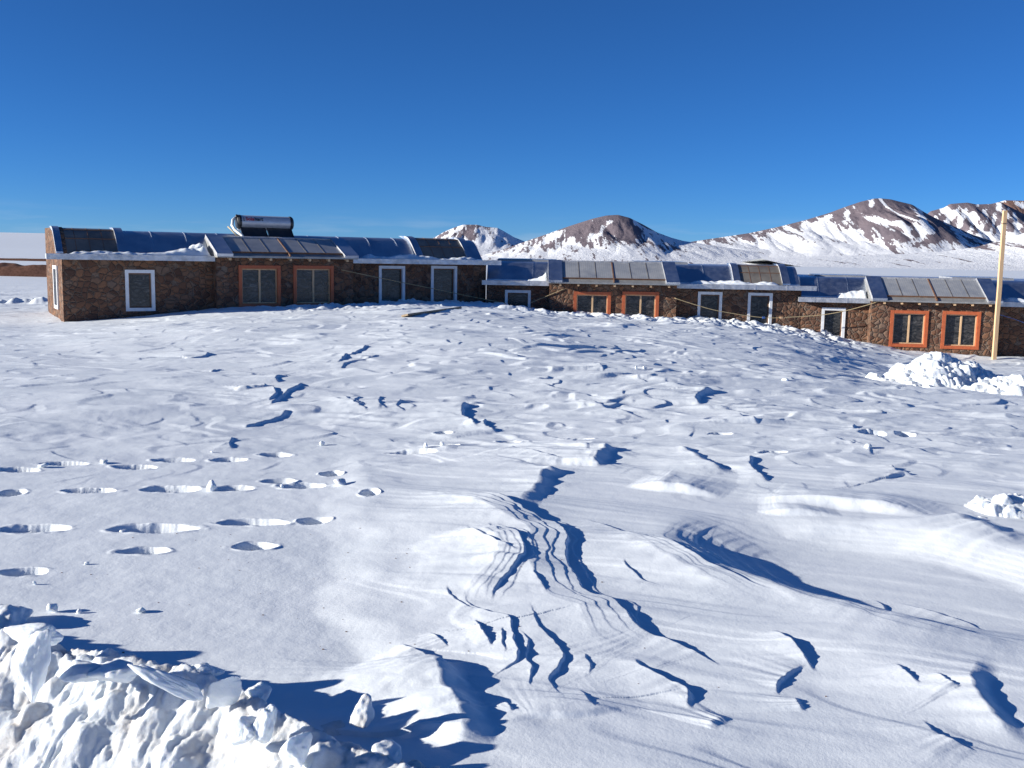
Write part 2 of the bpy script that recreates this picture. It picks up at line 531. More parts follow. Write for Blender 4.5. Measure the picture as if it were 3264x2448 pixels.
# wind-cut steps in the snow: (view, points, height, ramp width, edge width)
SC = [
 ('B', [(925,125),(1050,165),(1180,205),(1290,245),(1380,300),(1450,330),(1520,360),(1580,440),(1570,500),(1600,600),(1655,690),(1720,745),(1860,800),(1930,890),(2000,940),(2100,975)], .150, .5, .02),
 ('B', [(1560,20),(1440,50),(1420,110),(1340,190),(1330,250)], .10, .45, .16),
 ('B', [(1130,360),(1230,420),(1310,460),(1340,540),(1320,590),(1250,660),(1180,730),(1150,780)], .100, .32, .02),
 ('B', [(1010,370),(1060,430),(1150,480),(1240,520),(1310,560)], .028, .2, .03),
 ('B', [(910,700),(930,740),(1010,800),(1080,830)], .013, .2, .015),
 ('B', [(1000,725),(1040,790),(1150,850),(1260,890),(1285,950),(1290,1010),(1310,1070),(1300,1110),(1220,1150),(1150,1220)], .028, .25, .012),
 ('B', [(1070,890),(1100,940),(1130,1000),(1160,1040)], .04, .2, .02),
 ('B', [(1370,800),(1400,870),(1440,950),(1510,1010),(1570,1080),(1530,1140),(1490,1190),(1520,1250),(1600,1360)], .026, .25, .012),
 ('B', [(1230,940),(1220,1000),(1240,1080)], .014, .2, .012),
 ('B', [(1320,940),(1370,1000),(1350,1080),(1380,1140),(1370,1200),(1395,1265)], .02, .2, .012),
 ('B', [(640,1000),(740,1050),(860,1130),(960,1180)], .04, .3, .03),
 ('B', [(880,1090),(850,1180),(870,1260),(930,1360),(970,1430),(1000,1500),(970,1550),(900,1600)], .14, .45, .16),
 ('B', [(800,940),(880,990),(930,1030)], .018, .2, .015),
 ('B', [(1390,640),(1430,690),(1470,750)], .014, .2, .012),
 ('B', [(1700,305),(1780,340),(1900,390),(2000,440),(2100,470)], .022, .25, .015),
 ('B', [(1890,550),(1930,600),(2000,650),(2100,690)], .016, .25, .015),
 ('B', [(1230,1350),(1255,1380),(1270,1410)], .02, .15, .015),
 ('B', [(1210,1490),(1350,1440),(1480,1430),(1650,1420),(1850,1390),(2050,1370)], -.03, .3, .03),
 ('B', [(1650,1270),(1700,1330),(1750,1390)], .012, .2, .012),
 ('B', [(1690,1060),(1710,1110),(1700,1170)], .012, .2, .012),
 ('C', [(0,385),(80,420),(200,470),(330,530),(450,590),(560,640),(700,700),(860,750)], .045, .35, .02),
 ('C', [(600,290),(480,320),(390,370),(375,420),(400,460),(500,510),(620,560),(760,600),(900,650),(1040,700),(1250,760),(1500,840),(1750,900),(2000,940),(2212,970)], .058, .45, .02),
 ('C', [(640,155),(800,180),(1000,200),(1200,220),(1400,240),(1600,270),(1760,300)], -.085, .35, .2),
 ('C', [(0,100),(150,120),(330,135),(560,165)], -.07, .4, .12),
 ('C', [(720,255),(850,265),(1000,270),(1200,280)], -.05, .3, .08),
 ('C', [(870,345),(1000,330),(1250,320),(1600,320),(1900,335)], -.025, .4, .12),
 ('C', [(1740,275),(1850,320),(2000,370),(2212,430)], .07, .5, .3),
 ('C', [(800,940),(880,990),(950,1050),(990,1100),(1040,1150)], .036, .3, .03),
 ('C', [(980,1110),(900,1160),(830,1220),(830,1280)], .022, .2, .02),
 ('C', [(50,1080),(50,1120),(130,1170),(250,1230),(330,1270),(325,1330),(330,1370)], .032, .2, .03),
 ('C', [(0,830),(30,880),(90,940),(250,1000),(400,1060),(520,1130)], .03, .3, .015),
 ('C', [(1960,1070),(1930,1150),(1900,1220),(1930,1290),(2010,1390),(2100,1470),(2212,1570)], .052, .3, .11),
 ('C', [(1480,1130),(1540,1180),(1620,1250)], .022, .2, .03),
 ('C', [(1640,1420),(1700,1490),(1800,1540),(1950,1600)], .02, .25, .02),
 ('C', [(1700,1190),(1780,1240),(1850,1270)], .018, .2, .03),
 ('C', [(1380,640),(1430,680),(1470,740),(1700,830)], .014, .2, .02),
 ('C', [(560,1410),(480,1440),(440,1480)], .016, .2, .05),
 ('C', [(930,1290),(940,1330),(970,1370)], .018, .2, .03),
 ('C', [(1520,660),(1700,710),(1900,770),(2010,830)], .014, .3, .02),
 ('C', [(1000,530+200),(1300,800),(1700,900),(2212,1010)], .02, .4, .02),
 ('D5', [(345,320),(300,350),(220,390),(150,440)], .10, .5, .03),
 ('D5', [(440,385),(330,410),(200,440),(170,475)], .05, .4, .03),
 ('D5', [(980,715),(950,740),(945,775),(1000,815),(1030,850)], .13, .6, .05),
 ('D5', [(1110,795),(1090,830),(1120,860),(1180,880)], .10, .5, .03),
 ('D5', [(190,655),(230,700),(280,730),(350,750)], .05, .3, .03),
 ('D5', [(300,665),(260,700),(330,735)], .05, .3, .03),
 ('D5', [(440,655),(410,710),(470,745)], .05, .3, .03),
 ('D5', [(560,690),(530,730),(590,755)], .04, .3, .03),
 ('D5', [(1870,985),(1850,1030),(1800,1080),(1780,1126)], .17, .8, .15),
 ('D5', [(1250,1010),(1330,1030),(1450,1060),(1600,1100)], .07, .5, .04),
 ('D5', [(1700,690),(1760,705),(1900,750),(2150,800)], .08, .6, .08),
 ('D5', [(1790,450),(1840,475),(1850,495)], .09, .4, .04),
 ('D5', [(1240,290),(1280,290)], .08, .5, .05),
 ('D6', [(330,485),(250,500),(215,530),(240,560)], .15, .7, .08),
 ('D6', [(100,830),(190,880),(270,940),(400,1010)], .12, .5, .15),
 ('D6', [(560,890),(540,950),(590,1000),(660,1055)], .09, .4, .05),
 ('D6', [(1400,960),(1440,990),(1520,1010)], .09, .5, .05),
 ('D6', [(1190,680),(1170,705),(1240,710)], .08, .6, .05),
 ('D6', [(480,620),(530,660),(600,695)], .09, .5, .05),
 ('D6', [(1060,785),(1110,805),(1170,825)], .06, .4, .04),
 ('D4', [(1930,540),(1890,580),(1800,630),(1720,680)], .085, .4, .03),
 ('D4', [(1740,580),(1765,620),(1720,660)], .08, .4, .03),
 ('D4', [(1860,710),(1780,740),(1650,775),(1560,800)], .07, .4, .03),
 ('D4', [(1490,865),(1470,900),(1490,940)], .05, .3, .03),
 ('D4', [(1700,570),(1680,590),(1500,605)], .10, .5, .05),
 ('D4', [(1860,505),(1770,520),(1780,545)], .09, .5, .05),
 ('D4', [(1440,435),(1400,455),(1340,470)], .08, .4, .04),
 ('D4', [(0,388),(150,400),(400,425),(760,438)], .07, .5, .04),
 ('D4', [(1350,320),(1250,350),(1180,355)], .08, .5, .05),
]
# pits trodden by boots: x, y, length (in E7 pixels), depth
PIT = [(100,176,250,.10),(375,135,290,.11),(790,152,270,.11),(1015,110,250,.10),(1345,105,220,.09),(1615,74,200,.08),
       (70,305,160,.10),(520,297,340,.15),(1000,287,380,.14),(1370,284,260,.12),(1780,270,300,.13),(1640,240,220,.08),
       (190,522,420,.13),(900,525,540,.16),(1480,492,480,.15),(1850,486,210,.12),(840,660,330,.12),(1495,634,300,.15),
       (130,780,300,.12),(1950,198,140,.10),(2170,334,130,.08)]
PIT2 = [('D5',830,880,130,.12),('D5',640,1010,330,.14),('D5',1250,932,180,.12),('D5',1690,920,220,.14),
        ('D6',370,742,160,.12),('D6',1290,750,180,.12),('D6',1490,748,120,.12),('D6',690,870,190,.14),('D5',850,975,180,.12)]

CRP = [(-260,1310,.22),(0,1362,.21),(100,1392,.21),(300,1432,.20),(450,1470,.18),(520,1500,.16),(600,1556,.14),(700,1596,.12),(800,1626,.10),(900,1662,.08),(1050,1690,.09),(1300,1730,.05),(1600,1800,-.1)]
CR_ = []
for px_, py_, h_ in CRP:
    q_ = ray(px_ * 1.4756, py_ * 1.4756)
    q_ = EYE + q_ * ((h_ - 2.0) / q_[2])
    CR_.append((q_[0], q_[1], h_))
CR_ = [(CR_[0][0] - 1.5, CR_[0][1] + .5, .25)] + CR_
CR_ = np.array(CR_)

def crest(x):      # ploughed bank in front of the viewer: crest line and height
    return np.interp(x, CR_[:, 0], CR_[:, 1]), np.interp(x, CR_[:, 0], CR_[:, 2])


BND = np.array([(-1.0, 1.0), (-1.0, 3.6)] + [tuple(ground(a * 1.4756, b * 1.4756)[:2]) for a, b in ((750,1600),(745,1500),(740,1440),(680,1340),(720,1260),(690,1130),(720,1010),(700,930))] + [(-6, 14), (-9.5, 20), (-40, 60)])
BND = BND[np.argsort(BND[:, 1])]
BC = ground(2900, 1828)[:2]
_l, _r = ground(2214, 1722)[:2], ground(3400, 1960)[:2]
BD = (_r - _l) / np.linalg.norm(_r - _l)
BA = float((BC - _l) @ BD)
_b = ground(2857, 1975)[:2] - BC
BB = abs(float(-_b[0] * BD[1] + _b[1] * BD[0]))

def snow_height(X, Y):
    r = np.hypot(X, Y)
    z = base_z(X, Y)
    near = 1 - sst(45, 64, r)
    az = X / np.maximum(Y, .3)
    # line between the smooth trodden crust (left) and the wind-packed snow
    gx, gy = BND[:, 0], BND[:, 1]
    bx = np.interp(Y, gy, gx)
    bx = bx + .16 * pn(X * 1.1, Y * 1.5, 31) + .05 * pn(X * 3, Y * 4, 32)
    ds = X - bx
    rough = sst(-.1, .9, ds)
    z = z + .032 * sst(-.05, .40, ds) * near * (1 - sst(8, 12, r))
    # the road side in front of the ploughed bank lies lower
    cy, _ = crest(X)
    z = z - .85 * sst(.02, -.45, Y - cy) * (1 - sst(.3, .8, X)) * (r < 9)
    # broad swells
    z = z + near * (.10 * pn(X * .14, Y * .18, 1) + .03 * pn(X * .4, Y * .55, 2)) * (.15 + .85 * sst(7, 13, r))
    # far undulation
    fk = sst(150, 1200, r)
    z = z + fk * 2.5 * pn(X * .002, Y * .002, 77)
    # sastrugi: long tongues with a gentle windward side and a sharp lee edge
    Xr = X * .985 + Y * .17
    Yr = -X * .17 + Y * .985
    midk = sst(7, 13, r) * near
    mid = midk * (.5 + .5 * sst(-4, 1.5, X + .12 * (Y - 12)))
    Ud, Vd = .78 * Xr + .62 * Yr, -.62 * Xr + .78 * Yr
    def saw(lx, ly, wamp, seed, pw=1.0, edge=.92):
        ph = Xr / lx + wamp * pn(Xr / (lx * 1.9), Yr / (ly * 1.6), seed) + .28 * wamp * fbm(Ud / lx * 1.3, Vd / lx * 1.9, 2, seed + 1)
        f = ph - np.floor(ph)
        return np.where(f < edge, (f / edge) ** pw, 1 - (f - edge) / (1 - edge))
    def terr(q, st, a=.78):
        q = q / st
        f = q - np.floor(q)
        return (np.floor(q) + sst(a, 1.0, f)) * st
    a1 = sst(.2, .6, pn(Xr * .35, Yr * .9, 6))
    a2 = sst(.02, .45, pn(Xr * .6, Yr * 1.5, 12))
    a3 = sst(.0, .4, pn(Xr * .9, Yr * 2.2, 17))
    z = z + mid * (.048 * saw(3.0, 1.0, 1.5, 3, 1.5) * a1 + .028 * saw(1.5, .85, 1.3, 8, 1.4) * a2 + .015 * saw(.8, .6, 1.1, 14, 1.3) * a3
               + .034 * (1 - saw(2.1, .8, 2.0, 63, 1.0, .80)) * sst(.0, .45, pn(Xr * .5, Yr * 1.1, 64)) + .020 * (1 - saw(1.0, .5, 2.0, 66, 1.0, .70)) * sst(.0, .4, pn(Xr * .8, Yr * 1.7, 67)))
    wv_ = pn(Xr * .5, Yr * .8, 24)
    l1 = .072 * pn(Xr * .24 + .5 * wv_, Yr * .9, 21) + .006 * fbm(Ud * 1.7, Vd * 2.9, 3, 25)
    l2 = .034 * pn(Xr * .45 + .6 * wv_, Yr * 2.2, 22) + .004 * fbm(Ud * 3.1, Vd * 5.3, 3, 26)
    big = sst(-.1, .45, pn(Xr * .14, Yr * .3, 28))
    z = z + midk * (.35 + .65 * rough) * ((.35 + .65 * big) * terr(l1, .03, .45) + .8 * np.where(r < 15, terr(l2, .014, .5), l2))
    # foreground drift: faint wind lines and laid-bare layers
    fg = rough * (1 - sst(9, 14, r)) * sst(2.2, 3.2, r)
    Xw_ = X * .93 + Y * -.36
    Yw_ = X * .36 + Y * .93
    w1 = pn(Xw_ * .8, Yw_ * 1.6, 41)
    lay = .030 * pn(Xw_ * .40 + .5 * w1, Yw_ * 1.15, 42) + .010 * pn(Xw_ * .8 + w1, Yw_ * 2.8, 43)
    st = .0085
    q = lay / st
    fq = q - np.floor(q)
    ter = (np.floor(q) + sst(.55, 1.0, fq)) * st
    bowl = 1 - .75 * np.exp(-((X - 2.7) / 1.9) ** 2 - ((Y - 7.0) / 1.9) ** 2)
    z = z + fg * bowl * (.6 * ter + .4 * lay)
    z = z + fg * .0018 * pn(Xw_ * 2.0, Yw_ * 9.0, 44)
    # the shallow wind-scooped bowl on the right, its rim cut in thin layers
    ex = (X - BC[0]) * BD[0] + (Y - BC[1]) * BD[1]
    ey = -(X - BC[0]) * BD[1] + (Y - BC[1]) * BD[0]
    q = np.sqrt((ex / BA) ** 2 + (ey / BB) ** 2)
    q = q + .05 * pn(X * .9, Y * .9, 46) + .012 * fbm(X * 4, Y * 4, 2, 47)
    dq = 1 - sst(.55, 1.22, q)
    st2 = .155
    fq2 = dq / st2 - np.floor(dq / st2)
    sf = .50 * (1 - .72 * sst(-.3, .4, ey / BB)) * (.75 + .5 * pn(X * 1.2, Y * 1.2, 48))
    z = z - .12 * ((1 - sf) * dq + sf * (np.floor(dq / st2) + sst(.60, 1.0, fq2)) * st2) * (r < 14)
    # fine crust on the smooth part
    cr_ = (1 - rough) * near * (1 - sst(12, 18, r))
    z = z + cr_ * (.010 * fbm(X * 1.3, Y * 1.6, 3, 51) + .0016 * fbm(X * 9, Y * 9, 3, 55))
    # ruts of an old vehicle track on the left
    for (ya, yb, dep, wd) in ((1328, 1290, -.014, .22), (1408, 1350, -.028, .45), (1345, 1305, .014, .25)):
        A = ground(0, ya)[:2]
        B_ = ground(700, yb)[:2]
        dv = (B_ - A) / np.linalg.norm(B_ - A)
        t = (X - A[0]) * dv[0] + (Y - A[1]) * dv[1]
        d = -(X - A[0]) * dv[1] + (Y - A[1]) * dv[0] + .12 * pn(t * .3, t * 0 + ya)
        L = np.linalg.norm(B_ - A)
        z = z + dep * np.exp(-(d / wd) ** 2) * (1 - sst(L * .55, L, t)) * near * (1 + .2 * pn(X * 5, Y * 5, 61))
    # rubble thrown up along the house fronts
    rub = np.zeros_like(X)
    for Hh, u0, u1 in ((H1, 4.6, 15), (H2, -1, 13), (H3, -1, 2.4)):
        u = (X - Hh.O[0]) * Hh.d[0] + (Y - Hh.O[1]) * Hh.d[1]
        v = (X - Hh.O[0]) * Hh.b[0] + (Y - Hh.O[1]) * Hh.b[1]
        rub = np.maximum(rub, sst(-3.4, -1.8, v) * (1 - sst(.6, 1.2, v)) * sst(u0, u0 + 2.0, u) * (1 - sst(u1 - 1.0, u1, u)))
    sel = rub > 0
    if sel.any():
        xs, ys = X[sel], Y[sel]
        bl = np.abs(pn(xs * 1.5, ys * 1.6, 71)) * .20 + np.abs(pn(xs * 3.6 + 1.2 * pn(xs * 2, ys * 2, 75), ys * 3.0, 72)) * .10 + .035 * fbm(xs * 7, ys * 6, 3, 73)
        z[sel] += rub[sel] * .75 * (bl - .06)
    lr_ = np.exp(-((Y - 38 - .15 * (X + 18)) / .5) ** 2) * (X < -13) * (X > -40) * near
    if (lr_ > .01).any():
        z = z + lr_ * (.10 + .22 * np.abs(pn(X * 1.7, Y * 1.5, 78)) + .1 * pn(X * 4, Y * 3, 79))
    # the cuts
    for zm, pts, A, w, e in SC:
        A = A * (.66 if zm == 'B' else .85 if zm == 'C' else .36)
        P = trace(zm, pts)
        m = 4 * w + .2
        sel = np.nonzero((X > P[:, 0].min() - m) & (X < P[:, 0].max() + m) & (Y > P[:, 1].min() - m) & (Y < P[:, 1].max() + m))
        if len(sel[0]) == 0:
            continue
        x, y = X[sel], Y[sel]
        jm = .2 if A < 0 else (.25 if zm == 'C' else .5 if zm == 'B' else .6)
        jx = .03 * pn(x * 6, y * 6, 81) + .012 * pn(x * 17, y * 17, 82)
        jy = .03 * pn(x * 6, y * 6, 83) + .012 * pn(x * 17, y * 17, 84)
        x, y = x + jx * jm, y + jy * jm
        best = np.full(x.shape, 1e9)
        sg = np.zeros_like(x)
        par = np.zeros_like(x)
        wsum = np.full_like(x, 1e-12)
        pn_ = np.zeros_like(x)
        ns = len(P) - 1
        for i in range(ns):
            a, b_ = P[i], P[i + 1]
            dv = b_ - a
            L2 = dv @ dv + 1e-12
            t = np.clip(((x - a[0]) * dv[0] + (y - a[1]) * dv[1]) / L2, 0, 1)
            ex, ey = x - a[0] - t * dv[0], y - a[1] - t * dv[1]
            dd = ex * ex + ey * ey
            up = dd < best
            best = np.where(up, dd, best)
            cs = dv[0] * (y - a[1]) - dv[1] * (x - a[0])
            sg = np.where(up, np.sign(cs), sg)
            pn_ = np.where(up, (i + t) / ns, pn_)
            wt = 1.0 / (dd + 1e-3) ** 6
            par += wt * (i + t) / ns
            wsum += wt
        par = par / wsum
        d = np.sqrt(best) * sg
        t0, t1 = (.42, .62) if A < 0 else (.34, .62) if (zm in 'BC' and A < .06) else (.16, .80)
        tap = np.minimum(sst(0, t0, par) * (1 - sst(t1, 1.0, par)), sst(0, t0, pn_) * (1 - sst(t1, 1.0, pn_)))
        if zm == 'B' and A > .05:
            tap = tap * (1 - .55 * par)
        amp = A * tap * (1 + (.1 if A < 0 else .35) * pn(par * 9, par * 0 + A * 100, 85))
        cut = 1 - sst(1.5 * w, 2.6 * w, np.abs(d)) if A > 0 else 1 - sst(.9 * w, 2.0 * w, np.abs(d))
        amp = amp * cut
        if A > .034 and zm in 'BC' and e < .1:
            # layered lee flank: a hump that comes down to the right in thin steps
            ra = np.exp(np.minimum(d + .5 * w, 0) / w)
            dsc = .30 * sst(-.55 * w, 1.1 * w, d)
            for kk, (po, hh) in enumerate(((-.42, .05), (-.27, .07), (-.13, .07), (0, .42), (.16, .09))):
                dj = d - po * w + (.10 * w * pn(x * 3.1, y * 3.1, 200 + kk) if po else 0)
                dsc = dsc + hh * sst(0, e * (1 if po == 0 else .7), dj)
            z[sel] += amp * np.maximum(ra - dsc, 0) * (1 if A > 0 else 1)
        elif A < 0:
            # a face turned to the sun: a low crest beyond the line that dies away behind it
            z[sel] += -amp * sst(-e, .02, d) * np.exp(-np.maximum(d, 0) / (1.6 * w))
        else:
            hi = np.exp(np.minimum(d, 0) / w)
            lo = 1 - sst(0, e, d)
            z[sel] += amp * np.where(d < 0, hi, lo)
    # boot pits
    pits = [('E7',) + p for p in PIT] + PIT2
    for zm, px, py, ln, dp in pits:
        s, ox, oy = ZT[zm]
        c = ground(ox + px / s, oy + py / s)
        l_ = np.linalg.norm(c[:2]) * (ln / s) / F / 2 * .94
        wv = .100 + .02 * math.sin(px)
        sel = np.nonzero((np.abs(X - c[0]) < l_ + .3) & (np.abs(Y - c[1]) < .55))
        x, y = X[sel] - c[0], Y[sel] - c[1]
        y = y - .04 * x
        q = np.sqrt((x / l_) ** 2 + (y / wv) ** 2) + .13 * pn(x * 6 + px, y * 6, 91) + .03 * pn(x * 20 + px, y * 20, 92)
        flo = .66 * dp * (.1 + .9 * sst(-1.15, .3, x / l_)) * (1 + .4 * pn(x * 6 + px, y * 9, 93))
        z[sel] += -flo * (1 - sst(.80, 1.0, q)) + .012 * np.exp(-((q - 1.12) / .12) ** 2) * np.maximum(0, pn(x * 9 + px, y * 9, 94) + .2)
    return z

a_d = np.linspace(R(-32), R(32), 1360)
a_s = np.linspace(R(32), R(328), 80)[1:-1]
azs = np.concatenate([a_d, a_s])
inv = np.arange(1 / 2.4, 1 / 17.3, -.00021)
rr = np.concatenate([[.4, .8, 1.2, 1.6, 2.0], 1 / inv, np.arange(17.4, 41, .046), np.arange(41, 64, .16), np.geomspace(64.5, 14000, 180)])
RR, AA = np.meshgrid(rr, azs, indexing='ij')
GXX, GYY = RR * np.sin(AA), RR * np.cos(AA)
GZ = snow_height(GXX, GYY)
snow_field = grid('snow_field', np.stack([GXX, GYY, GZ], -1), M_snow, wrap=True)
tag(snow_field, kind='structure')
del RR, AA, GXX, GYY, GZ

def snow_z(x, y):
    return float(snow_height(np.array([[x]]), np.array([[y]]))[0, 0])

# ------------------------------------------------------------------ mountains
def mt_fn(c1, c2):
    def fn(nt, b):
        at = N(nt, 'ShaderNodeAttribute', attribute_name='rock')
        v = coords(nt)
        n = tex(nt, v, .05, 7, .75)
        ad = N(nt, 'ShaderNodeMath', operation='ADD')
        sc = N(nt, 'ShaderNodeMath', operation='MULTIPLY_ADD')
        sc.inputs[1].default_value = .8
        sc.inputs[2].default_value = -.40
        nt.links.new(n, sc.inputs[0])
        nt.links.new(at.outputs['Fac'], ad.inputs[0])
        nt.links.new(sc.outputs[0], ad.inputs[1])
        f = ramp(nt, ad.outputs[0], [(.46, (0,) * 3), (.56, (1,) * 3)])
        rc = ramp(nt, tex(nt, v, .006, 5, .6), [(.3, c1), (.7, c2)])
        c = mixc(nt, f, (.84, .85, .87), rc)
        nt.links.new(c, b.inputs['Base Color'])
        bump(nt, b, n, .6, 12)
    return fn
M_m1 = mat('far_rock_and_snow', (.2, .15, .15), .95, spec=.1, fn=mt_fn((.155, .130, .150), (.22, .178, .192)))  # rock colour lightened to suggest distance haze; no air is built
M_m2 = mat('red_rock_and_snow', (.2, .12, .1), .95, spec=.1, fn=mt_fn((.20, .12, .10), (.27, .16, .125)))
K = 1.4756   # 2212-wide view -> photograph pixels

def mountain(name, prof, D, W, seed, m, strokes=(), rock=None, ridge=1.0, nx=520, ny=220, back=.6):
    xs = np.array([p[0] for p in prof]) * K
    ys = np.array([p[1] for p in prof]) * K
    pxs = np.linspace(xs[0], xs[-1], nx)
    pys = np.interp(pxs, xs, ys)
    ker = np.hanning(11)
    ker /= ker.sum()
    pys = np.convolve(np.pad(pys, 5, mode='edge'), ker, 'valid')
    az = np.empty(nx)
    hz = np.empty(nx)
    for i in range(nx):
        q = ray(pxs[i], pys[i])
        az[i] = q[0] / q[1]
        hz[i] = EYE[2] + q[2] / q[1] * D
    t = np.linspace(0, 1, ny)
    sv = np.where(t < .78, t / .78 - 1, (t - .78) / .22 * back)      # -1 front foot .. 0 ridge .. back
    SV, AZ_ = np.meshgrid(sv, az, indexing='ij')
    _, HZ = np.meshgrid(sv, hz, indexing='ij')
    _, PX = np.meshgrid(sv, pxs, indexing='ij')
    zb = -26.0
    Yd = D + SV * W
    X = AZ_ * D * (1 + .0 * SV) + 0 * Yd
    s = np.abs(SV)
    Ht = HZ - zb
    wr = .25 * pn(X / (W * .5), SV * 1.3, seed)
    n1 = pn(X / (W * .22) + wr * 2, SV * 1.5, seed + 1)
    n2 = pn(X / (W * .09) + wr * 3, SV * 2.6, seed + 2)
    n3 = fbm(X / (W * .05), SV * 9, 3, seed + 3)
    sh = (1 - s) ** 1.7
    gul = ridge * (np.abs(n1) - .3) * .30 + ridge * (np.abs(n2) - .3) * .14
    Z = zb + Ht * np.clip(sh + gul * sst(0, .3, s) * (1 - s) ** 2.0 * (1 - sst(.45, .8, s)) + .035 * n3 * sst(0, .12, s) * (1 - s) ** 2, 0, 1.2)
    Z = np.minimum(Z, zb + Ht * (1 - .25 * s))
    # apparent height on the slope in 2212-view pixels, used to lay out snow patches on the face
    el = np.interp(PX, pxs, pys) + (HZ - Z) / Yd * F
    vx, vy = PX / K, el / K
    rk = rock(vx, vy, s, X, SV, pn, fbm) if rock else np.zeros_like(X)
    rk = rk + 1.2 * fbm(X / (W * .035) + wr * 4, SV * 4.0, 5, seed + 9, .75) + .25 * (np.abs(n2) - .25) + .12 * (np.abs(n1) - .25)
    for pts, wd, val in strokes:
        best = np.full(vx.shape, 1e9)
        for a, b in zip(pts, pts[1:]):
            dx, dy = b[0] - a[0], b[1] - a[1]
            q = np.clip(((vx - a[0]) * dx + (vy - a[1]) * dy) / (dx * dx + dy * dy + 1e-9), 0, 1)
            best = np.minimum(best, (vx - a[0] - q * dx) ** 2 + (vy - a[1] - q * dy) ** 2)
        rk = rk + val * np.exp(-best / wd ** 2)
    o = grid(name, np.stack([X, Yd, Z], -1), m)
    at = o.data.attributes.new('rock', 'FLOAT', 'POINT')
    at.data.foreach_set('value', rk.reshape(-1).astype(np.float32))
    tag(o, kind='structure')
    return o

def rockA(vx, vy, s, X, SV, pn, fbm):
    return .62 - sst(495, 535, vy) * .30 - sst(1040, 1110, vx) * .10
mountain('mountain', [(860,560),(925,521),(960,500),(985,490),(1000,485),(1030,485),(1050,490),(1075,492),(1090,500),(1110,512),(1135,522),(1200,545)], 9500, 1500, 3, M_m1,
         [([(1000,488),(985,500),(962,515)], 4, -.6), ([(1040,500),(1060,525),(1050,540)], 9, -.6), ([(1075,495),(1085,510),(1110,522)], 5, -.5),
          ([(1090,502),(1110,515)], 4, -.4), ([(1015,495),(1020,520)], 8, .3)], rockA)

def rockB(vx, vy, s, X, SV, pn, fbm):
    top = 1 - sst(496, 528, vy + .10 * np.abs(vx - 1330))
    return .42 + .42 * top + .22 * (1 - sst(515, 545, vy)) * (1 - sst(1330, 1420, vx)) - .25 * sst(1440, 1490, vx) - .2 * sst(538, 552, vy)
mountain('mountain', [(1000,560),(1050,549),(1090,538),(1130,523),(1180,506),(1230,488),(1280,472),(1310,465),(1335,463.5),(1360,470),(1390,485),(1420,502),(1450,513),(1475,520),(1540,530),(1640,545)], 5200, 1000, 23, M_m1,
         [([(1230,490),(1195,512),(1170,525)], 6, -.55), ([(1320,478),(1300,492),(1285,512)], 6, -.6), ([(1300,475),(1318,480)], 5, -.4), ([(1390,500),(1395,520)], 5, -.6),
          ([(1370,482),(1400,500),(1440,520)], 5, -.45), ([(1255,500),(1235,505)], 9, .35), ([(1335,490),(1340,510)], 14, .3)], rockB)

def rockC(vx, vy, s, X, SV, pn, fbm):
    left = (1 - sst(1790, 1850, vx))
    r = .92 - .34 * sst(470, 520, vy + .12 * np.abs(vx - 1900)) - left * .30 * sst(4, 26, vy - np.interp(vx, [1440, 1620, 1740, 1830, 1900], [530, 503, 475, 445, 428]))
    return r - .25 * sst(520, 540, vy)
mountain('mountain', [(1380,545),(1440,531),(1500,521),(1560,512),(1620,503),(1680,490),(1740,475),(1790,460),(1830,445),(1860,435),(1890,428),(1905,428),(1925,430),(1940,434),(1970,441),(2000,460),(2030,475),(2055,486),(2100,506),(2200,540)], 6600, 1500, 47, M_m1,
         [([(1900,430),(1903,450),(1910,468),(1930,486)], 4, -.8), ([(1880,436),(1872,446)], 5, -.7), ([(1985,452),(1955,470),(1935,492),(1930,505)], 12, -.75),
          ([(1850,480),(1875,485),(1900,500)], 8, -.6), ([(1880,492),(1900,505)], 8, -.5), ([(1845,495),(1890,520),(1905,526)], 5, -.35),
          ([(1800,462),(1750,485)], 5, -.5), ([(1840,448),(1810,470)], 4, -.4),
          ([(1830,475),(1850,500),(1880,525)], 7, .6), ([(1915,455),(1925,475)], 9, .35), ([(2000,470),(1990,500),(1960,520)], 16, .5),
          ([(1990,505),(1930,530),(1880,545)], 6, .5), ([(1905,480),(1900,525)], 6, .5), ([(1945,452),(1925,470)], 8, .3)], rockC, ridge=1.2)

def rockD(vx, vy, s, X, SV, pn, fbm):
    st = np.sin((vx + 1.1 * vy) * .28 + 2.5 * pn(vx * .02, vy * .04, 5))
    return .60 + .25 * st - .5 * sst(500, 520, vy) + .2 * (1 - sst(445, 462, vy))
mountain('mountain', [(1900,560),(1960,500),(2010,456),(2040,448),(2052,440),(2090,437),(2110,441),(2140,440),(2162,436),(2185,448),(2212,462),(2260,480),(2330,505),(2420,540)], 8200, 1700, 61, M_m1,
         [([(2040,465),(2080,470)], 14, -.5), ([(2190,455),(2200,480)], 14, .35), ([(2050,445),(2090,440)], 5, .4)], rockD, ridge=1.2)
def rockE(vx, vy, s, X, SV, pn, fbm):
    return .95 - .5 * sst(455, 490, vy)
mountain('mountain', [(2060,500),(2120,452),(2150,438),(2172,432),(2212,433),(2280,440),(2380,470),(2500,520)], 11500, 1800, 83, M_m2,
         [([(2195,440),(2212,455)], 9, -.7), ([(2150,438),(2170,433)], 4, -.6)], rockE)
def rockF(vx, vy, s, X, SV, pn, fbm):
    return .12 + .5 * np.exp(-((vx - 2120) / 70) ** 2 - ((vy - 528) / 12) ** 2) + .35 * np.exp(-((vx - 1940) / 60) ** 2 - ((vy - 540) / 7) ** 2)
mountain('foothill', [(1640,558),(1760,554),(1860,551),(1960,548),(2040,543),(2110,533),(2170,517),(2215,502),(2260,494),(2330,490),(2450,512),(2600,550)], 4300, 1300, 97, M_m1, (), rockF, ridge=.5)

